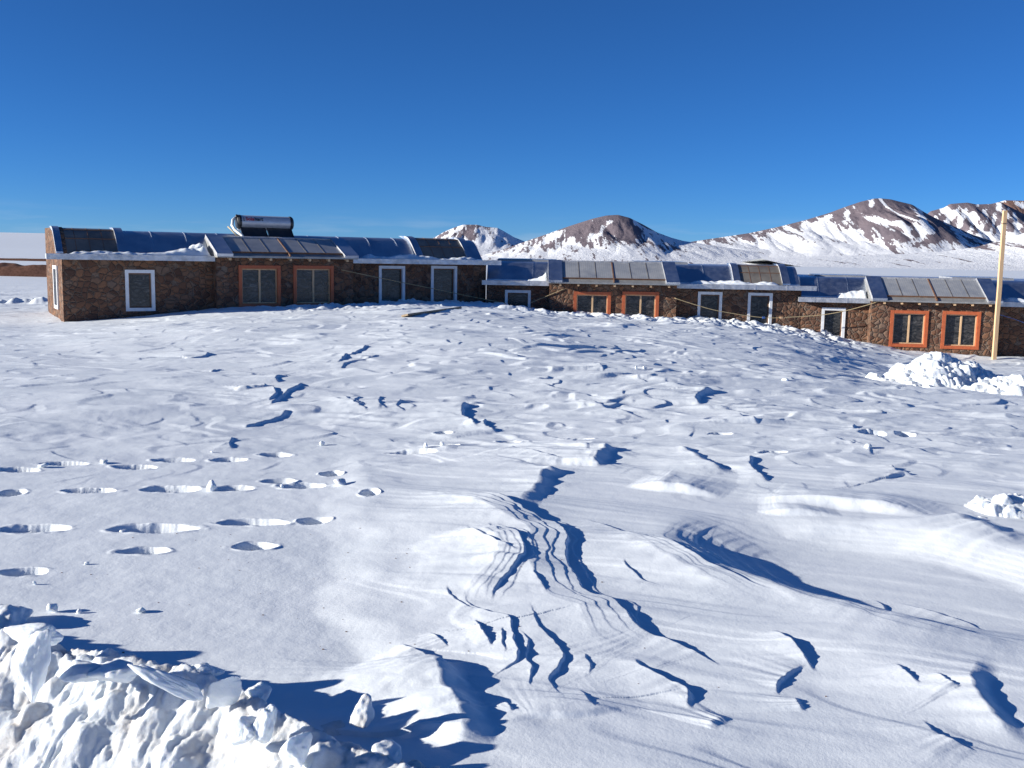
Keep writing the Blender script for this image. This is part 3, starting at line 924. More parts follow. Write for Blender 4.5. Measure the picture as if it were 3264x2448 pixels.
# ------------------------------------------------------------------ houses
def empty(name, loc, rz=0):
    o = bpy.data.objects.new(name, None)
    o.empty_display_size = .3
    col.objects.link(o)
    o.location = loc
    o.rotation_euler = (0, 0, rz)
    return o

def wall_sheet(mb, u0, u1, z0, z1, holes, v, depth=.2):
    us = sorted({u0, u1, *[h[0] for h in holes], *[h[2] for h in holes]})
    zs = sorted({z0, z1, *[h[1] for h in holes], *[h[3] for h in holes]})
    inside = lambda u, z: any(h[0] < u < h[2] and h[1] < z < h[3] for h in holes)
    for a, b in zip(us, us[1:]):
        for c, d in zip(zs, zs[1:]):
            if not inside((a + b) / 2, (c + d) / 2):
                mb.quad((a, v, c), (b, v, c), (b, v, d), (a, v, d))
    for a, c, b, d in holes:
        w = v + depth
        mb.quad((a, v, c), (a, v, d), (a, w, d), (a, w, c))
        mb.quad((b, v, c), (b, w, c), (b, w, d), (b, v, d))
        mb.quad((a, v, c), (a, w, c), (b, w, c), (b, v, c))
        mb.quad((a, v, d), (b, v, d), (b, w, d), (a, w, d))

def ring(mb, o, t, v0, v1):
    a, c, b, d = o
    mb.box((a, v0, c), (a + t, v1, d))
    mb.box((b - t, v0, c), (b, v1, d))
    mb.box((a + t, v0 + .002, c), (b - t, v1 - .002, c + t))
    mb.box((a + t, v0 + .002, d - t), (b - t, v1 - .002, d))

def window(root, rect, v, m, t, mullion=False):
    a, c, b, d = rect
    mb = MB()
    ring(mb, rect, t, v - .035, v + .12)
    w = mb.build('window', m, root)
    p = MB()
    p.box((a + t + .001, v + .085, c + t + .001), (b - t - .001, v + .1, d - t - .001)).build('pane', M_film, w)
    s = MB()
    ring(s, (a + t + .003, c + t + .003, b - t - .003, d - t - .003), .035, v + .055, v + .083)
    s.build('sash', M_wood if mullion else M_rust, w)
    if mullion:
        k = MB()
        mid = (a + b) / 2 + .01
        k.box((mid - .028, v + .05, c + t + .04), (mid + .028, v + .084, d - t - .04)).build('mullion', M_wood, w)
    return w

VA, VB = .28, 1.25      # vault springs and ends at these depths

def vault(zg, rise, off=0.0, depth=None, n=10, front=None):
    raw = [(VA, 0), (VA + .10, .15), (VA + .24, .36), (VA + .38, .56), (VA + .50, .72), (VA + .61, .84), (VA + .71, .92), (VA + .82, .97), (VB, 1.0)]
    pts = []
    for k, (v, f) in enumerate(raw):
        a, b = raw[max(k - 1, 0)], raw[min(k + 1, len(raw) - 1)]
        dv, dz = b[0] - a[0], (b[1] - a[1]) * rise
        L = math.hypot(dv, dz)
        pts.append((v - dz / L * off, zg + .03 + f * rise + dv / L * off))
    return pts

def inset(r, e):
    return (r[0] + e, r[1] + e, r[2] - e, r[3] - e)

def make_house(Hh, label, u0, u1, zg, rise, bay, bay_z, bay_ridge, p, wwin, owin, sky_b, hatches, end_wall=False, gut=(None, None), depth=6.0, zlow=-2.6, group=None):
    root = empty('stone_house', (Hh.O[0], Hh.O[1], 0), Hh.a)
    tag(root, label, 'house')
    fas = .155
    b0, b1 = bay
    # --- walls
    ga = .183 if end_wall else 0
    wb = MB()
    holes = [inset(r, .05) for r in wwin]
    z1 = zg - .03
    wall_sheet(wb, u0 + ga, b0, zlow, z1, [h for h in holes if h[2] < b0], 0)
    wall_sheet(wb, b1, u1, zlow, z1, [h for h in holes if h[0] > b1], 0)
    wb.quad((b0, 0, zlow), (b1, 0, zlow), (b1, 0, z1), (b0, 0, z1))
    wb.quad((u1, 0, zlow), (u1, depth, zlow), (u1, depth, z1), (u1, 0, z1))
    wb.quad((u0, depth, zlow), (u0, depth, z1), (u1, depth, z1), (u1, depth, zlow))
    if not end_wall:
        wb.quad((u0, 0, zlow), (u0, 0, z1), (u0, depth, z1), (u0, depth, zlow))
    wall = wb.build('wall', M_stone, root)
    if end_wall:
        eb = MB()
        prof = [(.003, zlow)] + [(.003, zg - .04), (VA - .06, zg - .02)] + vault(zg, rise, .06) + [(depth, zg + rise + .09), (depth, zlow)]
        # the gable with one narrow window in it
        eb.extr(prof, u0, u0 + .18)
        eb.build('gable_wall', M_stone, root)
        za, zb_ = wwin[0][1] + .02, wwin[0][3] + .08
        fb = MB()
        fb.box((u0 - .045, .95, za), (u0 - .002, 1.05, zb_)).box((u0 - .045, 1.75, za), (u0 - .002, 1.85, zb_))
        fb.box((u0 - .044, 1.05, zb_ - .1), (u0 - .002, 1.75, zb_)).box((u0 - .044, 1.05, za), (u0 - .002, 1.75, za + .1))
        ww = fb.build('window', M_white, root)
        MB().box((u0 - .02, 1.051, za + .101), (u0 - .003, 1.749, zb_ - .101)).build('pane', M_film, ww)
    bb = MB()
    oh = [inset(r, .05) for r in owin]
    zt = bay_z - .05
    wall_sheet(bb, b0, b1, zlow, zt, oh, -p)
    bb.quad((b0, -p, zlow), (b0, -p, zt), (b0, -.003, zt), (b0, -.003, zlow))
    bb.quad((b1, -p, zlow), (b1, -.003, zlow), (b1, -.003, zt), (b1, -p, zt))
    bb.build('bay_wall', M_stone, root)
    # --- windows
    for r in wwin:
        window(root, r, 0, M_white, .095)
    for r in owin:
        window(root, r, -p, M_orange, .102, True)
    # --- roof
    rb = MB()
    prof = [(-.06, zg - .02), (VA, zg + .01)] + vault(zg, rise) + [(depth, zg + rise + .05), (depth, zg - .06), (-.06, zg - .06)]
    rb.extr(prof, u0 + ga, u1)
    # standing seams
    for k in np.arange(u0 + .6, u1 - .2, 1.0):
        v_ = vault(zg, rise, .012)
        rb.extr(v_ + vault(zg, rise, -.03)[::-1], k, k + .03)
    rb.build('roof_sheet', M_metal, root)
    g0 = u0 - .42 if gut[0] is None else gut[0]
    g1 = u1 + .42 if gut[1] is None else gut[1]
    for a, b in ((g0, b0 - .02), (b1 + .02, g1)):
        gb = MB()
        gb.extr([(-.335, zg - fas), (-.335, zg), (-.31, zg + .008), (-.062, zg + .0), (-.062, zg - fas + .03), (-.30, zg - fas)], a, b)
        for k in np.arange(a + .5, b - .1, 1.08):
            gb.box((k, -.341, zg - fas - .003), (k + .035, -.3, zg + .012))
        gb.build('gutter', M_gutter, root)
    # raised curved rooflights
    for (s0, s1, s2, s3) in sky_b:
        gb = MB()
        inner = vault(zg, rise, -.02)[::-1]
        gb.extr([(VA - .05, zg + .012)] + vault(zg, rise, .04) + [(VB + .5, zg + rise + .075)] + inner, s1, s2)
        glz = gb.build('rooflight', M_poly, root)
        for a, b in ((s0, s1), (s2, s3)):
            fb = MB()
            fb.extr([(VA - .10, zg + .012), (VA - .10, zg + .06)] + vault(zg, rise, .085) + [(VB + .5, zg + rise + .12)] + inner, a + .001, b - .001)
            fb.build('flashing', M_metal, glz)
            eb = MB()
            eb.extr(vault(zg, rise, .09) + vault(zg, rise, .02)[::-1], a - .008, a)
            eb.build('flashing_edge', M_edge, glz)
        gr = MB()
        for f in (.25, .5, .75):
            k = s1 + (s2 - s1) * f
            gr.extr(vault(zg, rise, .046) + vault(zg, rise, .03)[::-1], k - .008, k + .008)
        vv = vault(zg, rise, .046)
        for i in (3, 6):
            q = vv[i]
            gr.box((s1 + .01, q[0] - .012, q[1] - .012), (s2 - .01, q[0] + .012, q[1] + .012))
        gr.build('glazing_bar', M_rust, glz)
    for (h0, h1, hz) in hatches:
        hb = MB()
        hb.extr([(VB + .35, zg + rise * .8), (VB + .35, hz - .05), (VB + .45, hz), (VB + 2.2, hz + .02), (VB + 2.3, zg + rise * .8)], h0, h1)
        hb.build('roof_lantern', M_pane_roof, root)
    # --- bay roof: one slope of glass between flashings
    ve, vr = -p - .32, .62
    ze, zr = bay_z, bay_ridge
    fb = MB()
    fb.extr([(ve, ze - .05), (ve, ze), (vr, zr), (vr + .7, zr - .02), (vr + .7, ze - .05)], b0 - .04, b1 + .04)
    br = fb.build('bay_roof', M_sill, root)
    sl_ = (zr - ze) / (vr - ve)
    Ls = math.hypot(vr - ve, zr - ze)
    nv, nz = -(zr - ze) / Ls, (vr - ve) / Ls
    def slab(mb, ua, ub, ta, tb, h0, h1):
        P = lambda t, h: (ve + (vr - ve) * t + nv * h, ze + (zr - ze) * t + nz * h)
        mb.extr([P(ta, h0), P(tb, h0), P(tb, h1), P(ta, h1)], ua, ub)
    fw_ = .42
    for a, b in ((b0 - .05, b0 + fw_), (b1 - fw_ + .02, b1 + .05)):
        q = MB()
        slab(q, a, b, -.012, 1.03, -.01, .075)
        fl = q.build('flashing', M_metal, br)
        e_ = MB()
        slab(e_, a - .010, a, 0, 1.035, -.02, .082)
        e_.build('flashing_edge', M_edge, br)
    mid = (b0 + b1) / 2
    for a, b in ((b0 + fw_ + .001, mid - .02), (mid + .02, b1 - fw_ + .019)):
        q = MB()
        slab(q, a, b, .17, .985, .003, .035)
        gl = q.build('roof_glass', M_pane_roof, br)
        q = MB()
        for f in (1 / 3, 2 / 3):
            k = a + (b - a) * f
            slab(q, k - .012, k + .012, .17, .985, .036, .043)
        q.build('glazing_bar', M_poly, gl)
        q = MB()
        slab(q, a, b, .155, .169, .003, .05)
        q.build('trim', M_rust, br)
    q = MB()
    slab(q, mid - .02, mid + .02, .0, .99, .003, .055)
    q.build('ridge_strip', M_rust, br)
    q = MB()
    slab(q, b0 + fw_, b1 - fw_, .985, 1.03, .003, .06)
    q.build('ridge_flashing', M_edge, br)
    for k in np.linspace(b0 + .35, b1 - .3, 7):
        q = MB()
        q.extr([(-p + .0, ze + .02), (ve + .04, ze - .06), (ve + .04, ze - .13), (-p + .0, ze - .05)], k - .035, k + .035)
        q.build('rafter_end', M_wood, root)
    return root

def rect(Hh, x0, y0, x1, y1, v=0):
    a = Hh.uz(x0, (y0 + y1) / 2, v)[0]
    b = Hh.uz(x1, (y0 + y1) / 2, v)[0]
    d = Hh.uz((x0 + x1) / 2, y0, v)[1]
    c = Hh.uz((x0 + x1) / 2, y1, v)[1]
    return (a, c, b, d)

def U(Hh, px, py, v=0):
    return float(Hh.uz(px, py, v)[0])

def Zc(Hh, px, py, v=0):
    return float(Hh.uz(px, py, v)[1])

# house on the left, the highest
g1 = Zc(H1, 420, 812.5, -.33)
P1 = .38
bay1 = (U(H1, 690, 870, -P1), U(H1, 1126, 870, -P1))
e1 = U(H1, 1549, 900)
ro1 = [rect(H1, 760.7, 846, 894.4, 978, -P1), rect(H1, 934.8, 846.7, 1063, 977, -P1)]
rw1 = [rect(H1, 399.5, 860, 493.5, 991.6), rect(H1, 1207, 847.3, 1290, 971), rect(H1, 1373, 847.3, 1455.5, 971)]
sk1 = [tuple(U(H1, x, 800, VA) for x in (178, 200, 377, 404)), tuple(U(H1, x, 812, VA) for x in (1327, 1349, 1488, 1510))]
print('unit1', g1, bay1, e1, 'rise', Zc(H1, 300, 744, VB) - g1, Zc(H1, 1400, 763, VB) - g1, 'bayridge', Zc(H1, 900, 763, .6) - g1, rw1, ro1)
make_house(H1, 'leftmost brown stone house, the highest of the row, carrying a water tank on its roof', 0.0, e1, g1, .68, bay1, g1 + .02,
           Zc(H1, 900, 763, .62), P1, rw1, ro1, sk1, [(U(H1, 516, 760, 1.8), U(H1, 719, 760, 1.8), Zc(H1, 600, 754, 1.7)), (U(H1, 992, 760, 1.8), U(H1, 1182, 760, 1.8), Zc(H1, 1080, 760, 1.7))],
           end_wall=True, depth=3.9)

g2 = Zc(H2, 1640, 895, -.33)
P2 = .45
bay2 = (U(H2, 1752, 930, -P2), U(H2, 2157, 930, -P2))
hw = 1.36
ro2 = [rect(H2, 1827.5, 930, 1946, 1050, -P2), rect(H2, 1982, 930, 2099, 1050, -P2)]
rw2 = [rect(H2, 1609, 924.6, 1690.8, 1044), rect(H2, 2222.7, 930, 2300, 1050), rect(H2, 2382, 933.4, 2460, 1053)]
sk2 = [tuple(U(H2, x, 890, VA) for x in (2339, 2361, 2494, 2518))]
print('unit2', g2, bay2, u2e, 'g right', Zc(H2, 2500, 907, -.33), 'rise', Zc(H2, 1560, 834, VB) - g2, Zc(H2, 2260, 842, VB) - g2, 'ridge', Zc(H2, 1900, 838, .6) - g2)
make_house(H2, 'middle brown stone house, its orange framed windows half sunk in a snow ridge', .02, u2e, g2, .62, bay2, g2 + .0,
           Zc(H2, 1950, 839, .62), P2, rw2, ro2, sk2, [(U(H2, 1587, 830, 1.8), U(H2, 1775, 830, 1.8), Zc(H2, 1680, 826, 1.7)), (U(H2, 2019, 836, 1.8), U(H2, 2190, 836, 1.8), Zc(H2, 2100, 834, 1.7))],
           gut=(U(H2, 1536, 900, -.33), None))

g3 = Zc(H3, 2660, 950, -.33)
P3 = .55
bay3 = (U(H3, 2779, 980, -P3), U(H3, 3180, 980, -P3))
ro3 = [rect(H3, 2836, 989.7, 2957, 1106, -P3), rect(H3, 3001, 992.6, 3123, 1113, -P3)]
rw3 = [rect(H3, 2617, 980.6, 2693, 1084)]
e3 = bay3[1] + 6.5
print('unit3', g3, bay3, 'rise', Zc(H3, 2560, 875, VB) - g3, 'ridge', Zc(H3, 3000, 893, .6) - g3)
make_house(H3, 'rightmost brown stone house, lowest of the row, sunlit, beside the wooden post', .02, e3, g3, .66, bay3, g3 - .01,
           Zc(H3, 3000, 893, .62), P3, rw3 + [(bay3[1] + 2.6, rw3[0][1], bay3[1] + 3.45, rw3[0][3])], ro3, [], [(U(H3, 2594, 880, 1.8), U(H3, 2773, 880, 1.8), Zc(H3, 2680, 877, 1.7)), (U(H3, 3031, 886, 1.8), U(H3, 3227, 886, 1.8), Zc(H3, 3130, 885, 1.7))],
           gut=(U(H3, 2546, 955, -.33), None))

# ------------------------------------------------------------------ snow lying on the roofs
def roof_snow(Hh, label, u0, u1, v0, v1, zb, h, seed, name='roof_snow', peak=None):
    nu, nv = max(24, int((u1 - u0) / .05)), 22
    us, vs_ = np.linspace(u0, u1, nu), np.linspace(v0, v1, nv)
    Vv, Uu = np.meshgrid(vs_, us, indexing='ij')
    e = sst(0, .10, (Uu - u0) / (u1 - u0)) * (1 - sst(.92, 1, (Uu - u0) / (u1 - u0)))
    f = (1 - np.abs((Vv - v0) / (v1 - v0) * 2 - 1) ** 4)
    hh = h * (.65 + .7 * pn(Uu * 1.1, Vv * 2, seed) + .3 * pn(Uu * 5, Vv * 6, seed + 1))
    if peak is not None:
        hh = hh + peak * ((Uu - u0) / (u1 - u0)) ** 2 * (.8 + .25 * pn(Uu * 6, Vv * 6, seed + 3))
    Z = zb - .02 + np.maximum(0, hh) * e * f
    P = np.stack([Hh.O[0] + Hh.d[0] * Uu + Hh.b[0] * Vv, Hh.O[1] + Hh.d[1] * Uu + Hh.b[1] * Vv, Z], -1)
    o = grid(name, P, M_chunk)
    tag(o, label, 'snow', 'snow lying on the roofs')
    return o

roof_snow(H1, 'thin snow strip on the ledge under the leftmost brown rooflight', .1, bay1[0] - 1.6, -.28, VA + .1, g1, .13, 1)
roof_snow(H1, 'wedge shaped snow drift against the flashing left of the water tank', bay1[0] - 2.3, bay1[0] - .06, -.28, VA + .45, g1, .10, 4, peak=.42)
roof_snow(H1, 'snow strip on the ledge between the tank house bay and its right end', bay1[1] + .3, e1 - .3, -.29, VA + .1, g1, .15, 7)
roof_snow(H2, 'white snow lump in the corner left of the middle house bay roof', bay2[0] - .8, bay2[0] - .06, -.05, VA + .55, g2, .10, 10, peak=.30)
roof_snow(H2, 'long snow strip along the gutter right of the middle house bay', bay2[1] + .2, u2e - .7, -.28, VA + .05, g2, .14, 13)
roof_snow(H3, 'big bulging snow block left of the rightmost glazed bay roof', bay3[0] - 1.05, bay3[0] - .06, -.1, VA + .75, g3, .22, 16, peak=.22)
roof_snow(H3, 'flat snow patch on the ledge behind the rightmost wooden post', bay3[1] + .2, bay3[1] + 3.2, -.28, VA + .2, g3, .16, 19)

# ------------------------------------------------------------------ solar water heater on the first bay
def heater():
    v0 = 1.25
    ua, ub = U(H1, 757, 710, v0), U(H1, 928, 712, v0)
    zc = Zc(H1, 840, 710, v0)
    rad = .215
    root = empty('solar_water_heater', H1.w((ua + ub) / 2, v0, zc - .75), H1.a)
    tag(root, 'silver cylindrical solar water tank with black collectors on the leftmost roof', 'water heater')
    L = ub - ua
    z0 = .75
    def cyl(x0, x1, rads, m, name, par=root):
        mb = MB()
        n = len(rads)
        mb.tube([(x0 + (x1 - x0) * i / (n - 1), 0, z0) for i in range(n)], rads, 28)
        return mb.build(name, m, par, smooth=False)
    def rod(name, pts, r, m, par=root, seg=10):
        mb = MB()
        mb.tube(pts, r, seg)
        return mb.build(name, m, par, smooth=True)
    t = MB()
    t.tube([(-L / 2 + .07, 0, z0), (L / 2 - .07, 0, z0)], rad, 32, caps=False)
    tank = t.build('tank', M_tank, root, smooth=True)
    for s in (-1, 1):
        mb = MB()
        mb.tube([(s * (L / 2 - .085), 0, z0), (s * (L / 2 - .02), 0, z0), (s * (L / 2 + .03), 0, z0), (s * (L / 2 + .05), 0, z0)], [rad + .012, rad + .012, rad * .88, rad * .55], 32)
        mb.build('end_cap', M_cap, tank)
    # collectors: two dark plates falling towards the front
    for k in (0, 1):
        a = -L / 2 + .06 + k * (L / 2 - .02)
        b = a + L / 2 - .1
        mb = MB()
        mb.extr([(-.05, z0 - .19), (-.62, .05), (-.62, .12), (-.10, z0 - .13)], a, b)
        c = mb.build('collector', M_black, root)
        for q in (a - .015, b):
            f = MB()
            f.extr([(-.05, z0 - .185), (-.63, .045), (-.63, .13), (-.105, z0 - .12)], q, q + .015)
            f.build('collector_frame', M_cap, c)
    # supports
    for s in (-1, 1):
        rod('leg', [(s * (L / 2 - .12), .12, z0 - .16), (s * (L / 2 + .06), .2, -.15)], .018, M_gutter)
    rod('support_rail', [(-L / 2, .05, z0 - .225), (L / 2 - .03, .05, z0 - .225)], .02, M_gutter)
    # lagged pipe on the left end
    pr = rod('pipe', [(-L / 2 - .06, -.02, z0 + .13), (-L / 2 - .16, -.06, z0 + .06), (-L / 2 - .2, -.1, z0 - .12), (-L / 2 - .17, -.3, z0 - .26), (-L / 2 - .02, -.52, z0 - .42), (-L / 2 + .06, -.62, z0 - .56), (-L / 2 + .06, -.66, z0 - .80)], .045, M_pipe)
    rod('valve', [(-L / 2 - .05, -.05, z0 + .16), (-L / 2 - .05, -.12, z0 + .2)], .04, M_cap, pr)
    rod('bare_pipe', [(-L / 2 - .34, -.12, z0 - .16), (-L / 2 - .1, -.5, z0 - .5)], .02, M_rope)
    # lettering
    def word(s, x, m, name, size=.165):
        cu = bpy.data.curves.new('lettering', 'FONT')
        cu.body = s
        cu.size = size
        cu.extrude = .003
        cu.offset = .004
        tmp = bpy.data.objects.new('tmp', cu)
        col.objects.link(tmp)
        bpy.context.view_layer.update()
        dg = bpy.context.evaluated_depsgraph_get()
        me = bpy.data.meshes.new_from_object(tmp.evaluated_get(dg))
        wd = tmp.dimensions.x
        bpy.data.objects.remove(tmp)
        # wrap the letters round the tank
        for vtx in me.vertices:
            th = (vtx.co.y + .02) / rad + .15
            rr_ = rad + .006 + vtx.co.z
            vtx.co = (x + vtx.co.x, -rr_ * math.cos(th), z0 + rr_ * math.sin(th))
        me.materials.clear()
        link(name, me, m, tank)
        return wd
    x = -L / 2 + .13
    ic = MB()
    for q in range(3):
        th = .15 + q * .2
        ic.box((x, -(rad + .008) * math.cos(th) - .004, z0 + rad * math.sin(th)), (x + .05 - .01 * q, -(rad) * math.cos(th), z0 + rad * math.sin(th) + .022))
    ic.build('emblem', M_ink, tank)
    w = word('Sola', x + .08, M_red, 'red_lettering')
    word('hart', x + .08 + w + .01, M_ink, 'black_lettering')
heater()

# ------------------------------------------------------------------ post, plank, ropes
def post():
    Y = H3.w(bay3[1] - .1, -P3 - .62, 0).y
    b = at_depth(3169, 1140, Y)
    t = at_depth(3203.5, 671, Y)
    root = empty('wooden_post', (b[0], b[1], b[2] - .5))
    tag(root, 'tall pale sawn timber post standing upright in front of the rightmost house', 'post')
    hgt = t[2] - b[2] + .5
    mb = MB()
    dx = (t[0] - b[0])
    a = .06
    lo = [(-a, -.05), (a, -.05), (a, .05), (-a, .05)]
    A = [mb.bm.verts.new((x, y, 0)) for x, y in lo]
    B = [mb.bm.verts.new((x * .97 + dx, y, hgt)) for x, y in lo]
    for i in range(4):
        mb.bm.faces.new((A[i], A[(i + 1) % 4], B[(i + 1) % 4], B[i]))
    mb.bm.faces.new(A[::-1])
    mb.bm.faces.new(B)
    bmesh.ops.subdivide_edges(mb.bm, edges=[e for e in mb.bm.edges if abs(e.verts[0].co.z - e.verts[1].co.z) > 1], cuts=12)
    for vx in mb.bm.verts:
        vx.co.x += .012 * mnoise.noise(Vector((0, 3.1, vx.co.z * .9)))
    mb.build('timber', M_wood, root)
    w = MB()
    zz = hgt - .42
    w.tube([(dx - a - .006, -.058, zz), (dx + a + .006, -.058, zz + .02), (dx + a + .006, .058, zz + .03), (dx - a - .006, .058, zz + .01), (dx - a - .006, -.058, zz)], .008, 6)
    w.build('wire_loop', M_cap, root)
    return b
pb = post()

def plank():
    a, b = ground(1290, 1007), ground(1462, 987)
    za, zb_ = snow_z(a[0], a[1]) + .05, snow_z(b[0], b[1]) + .05
    A, B = Vector((a[0], a[1], za)), Vector((b[0], b[1], zb_))
    d = B - A
    mb = MB()
    L = d.length
    mb.box((0, -.11, -.025), (L, .11, .03))
    o = mb.build('wooden_plank', M_plank, bevel=.006)
    o.location = A
    o.rotation_euler = (R(-14), -math.asin(d.z / L), math.atan2(d.y, d.x))
    tag(o, 'long narrow timber plank lying on the snow ridge below the white framed windows', 'plank')
plank()

def rope(label, pts, r=.012, m=None, name='rope', clamps=()):
    P = []
    n = len(pts)
    g = [np.array(p) for p in pts]
    for i in range(n - 1):
        p0, p1_, p2_, p3_ = g[max(i - 1, 0)], g[i], g[i + 1], g[min(i + 2, n - 1)]
        for t in np.linspace(0, 1, 8, endpoint=False):
            P.append(.5 * ((2 * p1_) + (-p0 + p2_) * t + (2 * p0 - 5 * p1_ + 4 * p2_ - p3_) * t * t + (-p0 + 3 * p1_ - 3 * p2_ + p3_) * t ** 3))
    P.append(g[-1])
    mb = MB()
    mb.tube([Vector(p) for p in P], r, 6)
    o = mb.build(name, m or M_rope, smooth=True)
    tag(o, label, 'rope')
    for k, mm in clamps:
        c = MB()
        q = P[int(k * (len(P) - 1))]
        c.box((q[0] - .05, q[1] - .03, q[2] - .035), (q[0] + .05, q[1] + .03, q[2] + .035))
        c.build('peg', mm, o, bevel=.008)
    return o

def onray(Hh, px, py, v):
    u, z = Hh.uz(px, py, v)
    return np.array(Hh.w(u, v, z))

rope('thin rope slanting down across the two white framed windows of the tank house',
     [onray(H1, 1088, 860, -P1 - .02), onray(H1, 1130, 869, -.42), onray(H1, 1230, 890, -.45), onray(H1, 1380, 920, -.5), onray(H1, 1500, 945, -.5), onray(H2, 1612, 967, -.35)])
rope('short rope rising from the snow to the left corner of the middle bay',
     [onray(H2, 1690, 966, -.4), onray(H2, 1745, 943, -.47), onray(H2, 1798, 921, -P2 - .02)])
rope('sagging pale clothes line strung between the middle and rightmost bays',
     [onray(H2, 2150, 950, -P2 - .02), onray(H2, 2225, 974, -.5), onray(H2, 2300, 993, -.5), onray(H2, 2434, 1012.5, -.5), onray(H2, 2540, 1010, -.52), onray(H3, 2623, 1003.5, -.52), onray(H3, 2696, 990.5, -.54), onray(H3, 2769, 971, -P3 - .03), onray(H3, 2802, 960, -P3 - .02)],
     .014, clamps=((.375, M_blue), (.44, M_wood)))
rope('thin blue line running right from the wooden post', [onray(H3, 3186, 1003, -P3 - .58), onray(H3, 3230, 1016, -.7), onray(H3, 3290, 1036, -.6), onray(H3, 3400, 1060, -.3), onray(H3, 3460, 1060, -.02)], .009, M_blue)

# ------------------------------------------------------------------ loose snow
def chunk(name, loc, size, seed, rz=0, rx=0, ry=0, m=None, sub=4, planes=12, rough=.07):
    rg = random.Random(seed)
    pl = []
    for _ in range(planes):
        n = Vector((rg.gauss(0, 1), rg.gauss(0, 1), rg.gauss(0, 1))).normalized()
        pl.append((n, rg.uniform(.62, 1.0)))
    bm = bmesh.new()
    bmesh.ops.create_icosphere(bm, subdivisions=sub, radius=1)
    off = Vector((seed * 3.7, seed * 1.3, 0))
    for vt in bm.verts:
        d = vt.co.normalized()
        s = 0.0
        for n, k in pl:
            c = d.dot(n)
            if c > 0:
                s += (c / k) ** 13
        r = (s + 1e-7) ** (-1 / 13) if s > 0 else 1
        r = min(r, 1.3) * .80
        r *= 1 + rough * mnoise.noise(d * 2.2 + off) * 1.5 + rough * .6 * mnoise.noise(d * 6 + off) + rough * .28 * mnoise.noise(d * 15 + off)
        vt.co = Vector((d.x * r * size[0], d.y * r * size[1], d.z * r * size[2]))
    me = bpy.data.meshes.new(name)
    bm.to_mesh(me)
    bm.free()
    o = link(name, me, m or M_chunk, None, True)
    o.location = loc
    o.rotation_euler = (rx, ry, rz)
    return o

def lumps(X, Y, spots, seed, kk=5):
    """union of angular blocks as a height field: spots = (x, y, radius, height)"""
    rg = random.Random(seed)
    H_ = np.full(X.shape, -9.0)
    for (cx, cy, rad, top) in spots:
        m = 1.5 * rad
        sel = np.nonzero((np.abs(X - cx) < m) & (np.abs(Y - cy) < m))
        if len(sel[0]) == 0:
            continue
        dx, dy = (X[sel] - cx) / rad, (Y[sel] - cy) / rad
        dx = dx + .16 * pn(X[sel] / rad * 1.4, Y[sel] / rad * 1.4, seed)
        acc = np.exp(-kk * (1.0 + .12 * (dx * rg.uniform(-1, 1) + dy * rg.uniform(-1, 1))))
        for k in range(6):
            a = k * math.pi / 3 + rg.uniform(-.5, .5)
            sl2 = rg.uniform(1.4, 2.8)
            acc = acc + np.exp(np.clip(-kk * sl2 * (rg.uniform(.75, 1.1) - dx * math.cos(a) - dy * math.sin(a)), -60, 60))
        h = -np.log(acc) / kk + .9 / kk
        h = np.maximum(h, -2)
        h = np.where(h > .6, .6 + .4 * np.tanh((h - .6) / .4), h)
        H_[sel] = np.maximum(H_[sel], top - rad * .75 + rad * .75 * h)
    return H_

def bank():
    xs = np.linspace(-3.9, .3, 640)
    ys = np.linspace(2.3, 5.6, 460)
    Yg, Xg = np.meshgrid(ys, xs, indexing='ij')
    yc, hc = crest(Xg)
    yc = yc + .05 * pn(Xg * 2.4, Xg * 0, 101)
    hc = hc + .035 * pn(Xg * 3.1, Xg * 0 + 3, 102)
    d = Yg - yc
    body = np.where(d < 0, hc + .62 * d + .10 * d * d, hc - .9 * d - .6 * d * d)
    fl = pn(Xg * 5.5 + .8 * pn(Xg * 2, Yg * 2, 99), Yg * 2.2, 108)
    face = sst(.12, -.1, d)
    body = body + .035 * fbm(Xg * 3.2, Yg * 3.2, 4, 105) + face * (.055 * np.abs(fl) + .026 * np.abs(pn(Xg * 11 + fl, Yg * 7, 110))) + .010 * np.abs(pn(Xg * 26, Yg * 22, 111))
    rg = random.Random(4)
    spots = []
    for k in range(520):
        x = rg.uniform(-3.6, -.2)
        c_, h_ = crest(np.array(x))
        dd = rg.gauss(0, .09) if k < 260 else rg.uniform(-.9, .35)
        r_ = rg.choice([.012, .016, .02, .02, .03, .03, .04, .05, .075]) * rg.uniform(.8, 1.25)
        y = float(c_) + dd
        bz = float(h_) + (.62 * dd if dd < 0 else -.9 * dd - .6 * dd * dd)
        if bz < -.01 and dd > 0:
            bz = -.01
        spots.append((x, y, r_, bz + r_ * rg.uniform(.1, .8)))
    H_ = lumps(Xg, Yg, spots, 6)
    Z = np.maximum(body, H_)
    Z = Z + .008 * fbm(Xg * 16, Yg * 16, 4, 109) + .0035 * np.abs(pn(Xg * 55, Yg * 50, 115))
    Z = np.maximum(Z, -.75)
    Z[0, :] = -.75
    o = grid('snow_bank', np.stack([Xg, Yg, Z], -1), M_dirty)
    tag(o, 'long lumpy bank of ploughed snow stained with brown soil along the near left edge', 'snow bank')
bank()

def on_crest(px, py, dz=0.0):
    """a point of the photograph on the crest of the bank"""
    r = ray(px, py)
    best = None
    for Y in np.linspace(2.6, 5.4, 280):
        p = EYE + r * (Y / r[1])
        yc, hc = crest(p[0])
        e = abs(p[2] - (float(hc) + dz)) + .25 * abs(Y - float(yc))
        if best is None or e < best[0]:
            best = (e, p)
    return best[1]

